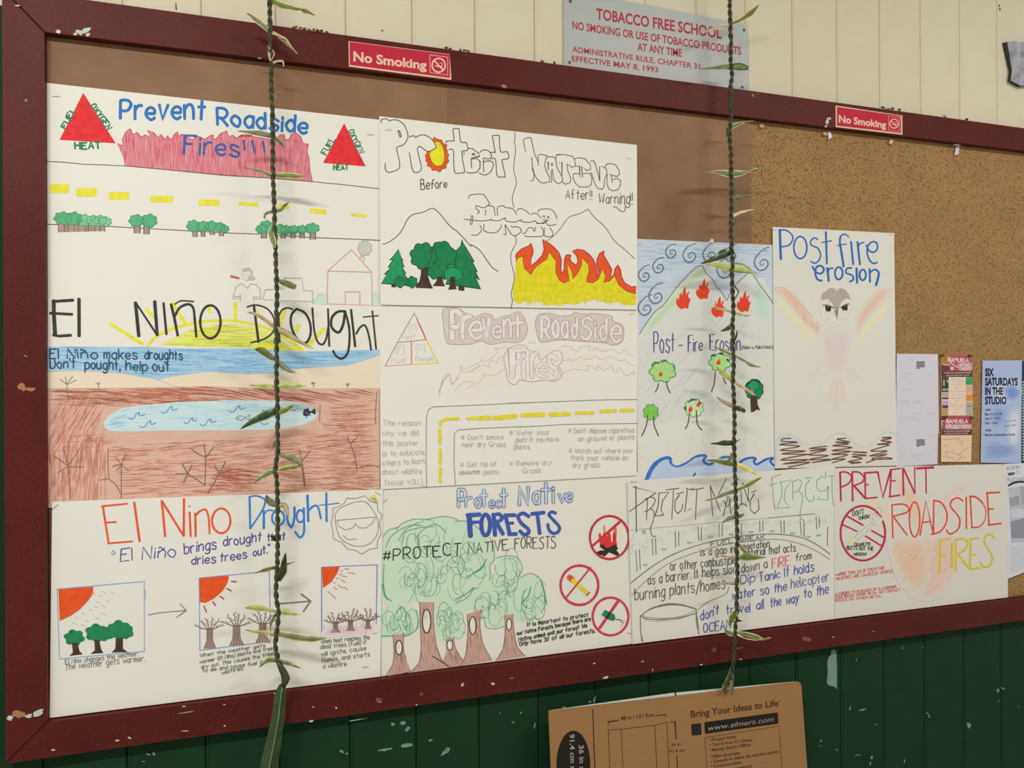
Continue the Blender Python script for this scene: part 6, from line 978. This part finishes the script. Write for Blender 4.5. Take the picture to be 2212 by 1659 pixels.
L1 = [('g', 'y', [(569, -12, 1), (583, 0, 6), (610, 12, 7), (640, 19, 4), (650, 20, 2)], -.01), ('o', 'l', [(648, 20, 1.5), (660, 24, 6), (680, 33, .5)], .0), ('s', 'c', [(584, 68, 5), (560, 48, 6), (545, 36, 4), (533, 28, .4)], .012), ('t', 'c', [(585, 68, 4), (605, 78, 2.5), (618, 85, 2), (630, 102, 1.5), (642, 116, 1)], .01), ('o', 't', [(600, 80, 1), (620, 95, 3), (640, 113, .5)], .01),
('t', 'c', [(578, 101, 2), (583, 101, 3), (581, 115, 2.5), (584, 132, 1.2)], .006), ('t', 'c', [(586, 103, 1), (592, 117, 1.5), (585, 131, .8)], .008), ('t', 'c', [(589, 135, 3), (602, 132, 2.5), (611, 133, 2), (613, 144, .8)], .012), ('o', 't', [(589, 214, 2), (603, 202, 2.5), (612, 188, .7)], .01), ('s', 's', [(588, 294, 5), (560, 288, 6), (535, 285, 3), (513, 283, .4)], .012), ('g', 't', [(589, 294, 4), (600, 303, 5), (608, 310, 4), (613, 320, .6)], -.012),
('s', 'l', [(589, 380, 4), (563, 370, 3.5), (545, 366, 2), (522, 361, .4)], .01), ('g', 'y', [(590, 378, 4), (612, 379, 6.5), (640, 380, 5.5), (662, 382, .4)], .012), ('s', 'c', [(592, 457, 4), (606, 453, 5), (616, 443, 4), (625, 436, .6)], .014), ('s', 'c', [(591, 456, 4), (580, 459, 4), (573, 463, 4), (571, 473, 2)], .01), ('g', 'c', [(590, 487, 2), (585, 503, 7), (590, 520, 7), (594, 536, 1)], .014), ('c', 'c', [(598, 545, 1), (602, 560, 1.4), (601, 573, .6)], .01),
('o', 'g', [(599, 607, 3), (612, 610, 6), (627, 616, 7), (639, 621, 5)], .014), ('t', 'c', [(596, 708, 5), (577, 694, 5), (556, 680, 4), (534, 674, .4)], .012), ('t', 's', [(598, 710, 6), (621, 721, 7), (648, 738, 4), (678, 754, .4)], .015), ('o', 'g', [(597, 778, 2), (585, 771, 6), (567, 758, 8), (551, 754, 1.5)], .01), ('s', 'o', [(599, 780, 4), (613, 792, 6), (626, 801, 4), (639, 805, .6)], .01),
('l', 'y', [(598, 835, 3), (580, 833, 4), (560, 833, 4), (537, 832, .4)], .01), ('l', 'l', [(599, 834, 7), (621, 832, 8), (645, 833, 4), (663, 834, .4)], .012), ('v', 's', [(597, 887, 7), (576, 896, 10), (548, 909, 7), (519, 927, .4)], .016), ('g', 'y', [(600, 892, 7), (617, 885, 7), (628, 879, 4), (635, 876, .4)], .012), ('o', 'o', [(596, 954, 4), (592, 960, 4), (590, 970, 1)], .006), ('s', 's', [(603, 982, 3), (630, 990, 7), (645, 997, 6), (654, 1002, 1)], .012), ('g', 'y', [(653, 1002, 1), (640, 1009, 4), (626, 1010, 6), (602, 1016, 2)], .0),
('g', 'l', [(597, 1018, 4), (582, 1021, 6), (566, 1030, 5), (549, 1042, .4)], .012), ('s', 's', [(598, 1092, 4), (586, 1086, 8), (578, 1078, 6), (575, 1069, .5)], .01), ('t', 's', [(600, 1092, 4), (614, 1092, 6), (619, 1103, 5), (625, 1118, .4)], .012), ('d', 'o', [(599, 1166, 4), (592, 1163, 6), (585, 1156, 1)], .006), ('o', 'l', [(598, 1225, 4), (575, 1230, 4.5), (562, 1234, 2), (549, 1239, .4)], .01),
('d', 'o', [(602, 1255, 4), (611, 1234, 9), (614, 1214, 6), (617, 1194, .4)], .01), ('o', 't', [(614, 1222, 3), (625, 1217, 1.5), (636, 1214, .7)], .006), ('l', 'y', [(598, 1321, 3), (576, 1316, 5), (552, 1312, 8), (528, 1313, .4)], .012), ('l', 'l', [(599, 1320, 6), (620, 1322, 7), (636, 1326, 3.5), (652, 1327, .4)], .012), ('o', 'd', [(596, 1326, 3), (588, 1341, 2.5), (583, 1357, 1)], .008),
('t', 'y', [(599, 1372, 5), (575, 1367, 5), (548, 1364, 3), (529, 1360, .4)], .012), ('s', 'y', [(600, 1369, 6), (640, 1376, 8.5), (676, 1380, 7), (706, 1378, .4)], .016), ('g', 'l', [(600, 1427, 5), (585, 1425, 6), (574, 1429, 5), (559, 1442, .4)], .01), ('s', 'l', [(604, 1428, 6), (624, 1433, 5), (638, 1439, 2.5), (649, 1443, 1.5)], .012)]
for core, edge, pts, dr in L1: leaf(g1, pts, core, edge, drift=dr)
o = leaf(g1, [(611, 1478, 6), (606, 1500, 12), (601, 1548, 14.5), (592, 1598, 16), (581, 1659, 20), (570, 1740, 17), (564, 1800, 2)], 'v', 'v', drift=.02, fold=.6, name='long_leaf')
mb = MB(); mid = [pt(x, y, HL_+.001+.02*(i/6)**1.5) for i, (x, y) in enumerate(((611, 1480), (607, 1500), (602, 1548), (593, 1598), (581, 1659), (570, 1740), (565, 1790)))]; mb.tube(mid, .0011, LM['s'], 6); mb.build('midrib', g1, smooth=True)

p2 = [(1567, -680), (1569, -420), (1572, -210), (1574, -70), (1576, 0), (1577.7, 50), (1579, 101), (1578, 134), (1581, 157), (1578, 190), (1578, 215), (1579, 253), (1576, 291), (1579, 329), (1579, 367), (1580, 420), (1579, 490), (1580.6, 526), (1582, 562), (1581, 598), (1582.4, 635), (1584, 671), (1582.4, 698), (1583, 743), (1585, 779), (1584.8, 796), (1583, 823), (1584.8, 850), (1586, 887), (1586.4, 923), (1585.7, 959), (1587, 995), (1588, 1031), (1588.7, 1054), (1589.6, 1090), (1591.4, 1127), (1592.3, 1163), (1591.4, 1199), (1593.2, 1235), (1592.3, 1262), (1592, 1289), (1591.4, 1307), (1589.6, 1343), (1587, 1370), (1587, 1406), (1584, 1433), (1580, 1458), (1578, 1466)]
g2 = tag(empty('leaf_garland', pt(1578, 1490, .055)), 'right braided dark green leaf garland hanging over the tobacco sign to the display board', 'garland', 'braided leaf garlands')
braid(p2, HL_, g2, .0025, .0024, .032)
L2 = [('t', 'c', [(1577, 55, 4), (1548, 60, 4), (1530, 66, 2), (1516, 73, .4)], .01), ('o', 'y', [(1579, 53, 3), (1603, 41, 4), (1622, 28, 7), (1640, 10, .4)], .012), ('g', 's', [(1578, 144, 6), (1560, 145, 5), (1540, 147, 3), (1512, 149, .4)], .012), ('g', 'v', [(1579, 144, 6), (1598, 144, 8), (1610, 146, 6), (1617, 147, 3)], .012), ('g', 'c', [(1578, 276, 5), (1594, 268, 4), (1612, 263, 1.5), (1630, 261, .4)], .012), ('d', 'o', [(1577, 270, 5), (1572, 282, 4), (1569, 297, .5)], .01),
('g', 'c', [(1579, 376, 9), (1560, 373, 6), (1545, 371, 3), (1523, 373, .4)], .012), ('g', 'c', [(1580, 376, 9), (1600, 374, 6), (1615, 371, 2), (1620, 370, 1)], .0), ('o', 'c', [(1614, 371, 1), (1632, 368, 4), (1652, 361, .4)], .012), ('o', 's', [(1581, 431, 6), (1596, 427, 6), (1611, 424, 3), (1640, 422, .4)], .012), ('c', 't', [(1581, 467, 4), (1600, 459, 3.5), (1615, 455, 2.5), (1630, 452, .5)], .012), ('o', 'o', [(1581, 489, 2), (1586, 482, 2.5), (1591, 475, .4)], .006),
('d', 'd', [(1582, 540, 7), (1562, 549, 10), (1540, 560, 5), (1513, 570, .4)], .008), ('l', 'y', [(1582, 579, 10), (1560, 575, 9), (1543, 572, 6), (1522, 569, .4)], .016), ('l', 'g', [(1582, 577, 11), (1604, 580, 10), (1620, 586, 5), (1636, 591, .4)], .018), ('t', 'c', [(1583, 674, 3.5), (1564, 669, 3), (1548, 665, 2), (1545, 648, .5)], .012), ('t', 'c', [(1584, 674, 3.5), (1599, 679, 3), (1612, 682, 2), (1621, 681, .6)], .012),
('d', 'o', [(1583, 699, 5), (1573, 709, 5), (1556, 716, .4)], .01), ('d', 'o', [(1585, 737, 3), (1590, 727, 2.5), (1593, 713, .5)], .008), ('d', 'd', [(1584, 615, 1.6), (1590, 622, 1.4), (1595, 631, 1.3), (1588, 645, .8)], .008), ('s', 'c', [(1585, 768, 4), (1563, 758, 4), (1552, 753, 2.5), (1540, 748, .4)], .012), ('s', 'c', [(1586, 768, 4), (1606, 778, 3), (1622, 788, 5), (1644, 794, .4)], .014),
('l', 'y', [(1585, 822, 5), (1563, 808, 7), (1555, 800, 4), (1547, 792, .4)], .012), ('t', 'c', [(1586, 824, 5), (1600, 834, 4), (1615, 843, 3), (1633, 855, .4)], .014), ('t', 's', [(1585, 878, 5), (1565, 869, 4), (1556, 864, 2.5), (1548, 857, .5)], .012), ('d', 's', [(1587, 880, 5), (1598, 883, 6), (1610, 889, 4)], .012), ('d', 'd', [(1585, 957, 5), (1565, 957, 6), (1550, 958, 3), (1534, 958, .4)], .012), ('c', 't', [(1582, 925, 2), (1588, 922, 5), (1590, 930, 2)], .006), ('d', 'd', [(1588, 955, 1), (1594, 952, 1), (1599, 949, .5)], .008),
('g', 'c', [(1586, 1003, 6), (1568, 1000, 7), (1550, 996, 6), (1524, 994, .4)], .012), ('o', 'o', [(1583, 979, 4), (1578, 990, 4), (1571, 1001, 2)], .014), ('y', 'c', [(1587, 1003, 6), (1612, 1012, 6), (1628, 1021, 3), (1645, 1030, .5)], .016), ('g', 'y', [(1645, 1031, .5), (1624, 1043, 5.5), (1607, 1052, 4), (1588, 1060, 3)], .0), ('s', 'c', [(1588, 1060, 5), (1565, 1067, 6), (1545, 1076, 3), (1522, 1082, .4)], .012),
('s', 's', [(1590, 1116, 5), (1577, 1119, 5), (1568, 1124, 3), (1559, 1130, .4)], .01), ('s', 's', [(1590, 1117, 5), (1600, 1114, 4), (1608, 1111, 1)], .01), ('t', 'c', [(1590, 1204, 3), (1568, 1202, 3.2), (1555, 1200, 2), (1541, 1199, .4)], .01), ('g', 'l', [(1592, 1204, 4), (1612, 1204, 8), (1630, 1204, 6), (1655, 1204, .4)], .014), ('o', 'l', [(1596, 1176, 3), (1607, 1189, 4), (1622, 1200, 1.5)], .014),
('t', 's', [(1590, 1260, 4), (1575, 1260, 3), (1561, 1260, 1)], .01), ('s', 's', [(1592, 1261, 3), (1601, 1261, 2.5), (1608, 1259, 1)], .01), ('l', 'c', [(1592, 1262, 2), (1598, 1264, 4), (1595, 1269, 2)], .014), ('g', 'y', [(1579, 1353, .6), (1578, 1343, 6), (1583, 1333, 9), (1589, 1322, 5), (1591, 1318, 1)], .014), ('d', 'd', [(1592, 1340, 3), (1598, 1341, 2), (1603, 1341, .5)], .01), ('d', 'd', [(1592, 1314, 3), (1598, 1319, 1.5), (1601, 1320, .5)], .008),
('s', 'c', [(1588, 1369, 5), (1577, 1368, 6), (1566, 1361, 2.5)], .01), ('g', 'c', [(1589, 1366, 3), (1612, 1370, 5), (1635, 1376, 5), (1650, 1381, 2), (1666, 1377, .6)], .014), ('c', 'c', [(1591, 1370, 1.5), (1610, 1379, 1.3), (1640, 1384, .5)], .014), ('d', 'o', [(1582, 1440, 4), (1575, 1465, 6), (1567, 1482, 7), (1563, 1493, 3)], .008), ('o', 'd', [(1582, 1446, 4), (1581, 1468, 5), (1579, 1483, 6), (1578, 1494, 3)], .01)]
for core, edge, pts, dr in L2: leaf(g2, pts, core, edge, drift=dr)
for o in bpy.data.objects:
    if '_o' in o: del o['_o']
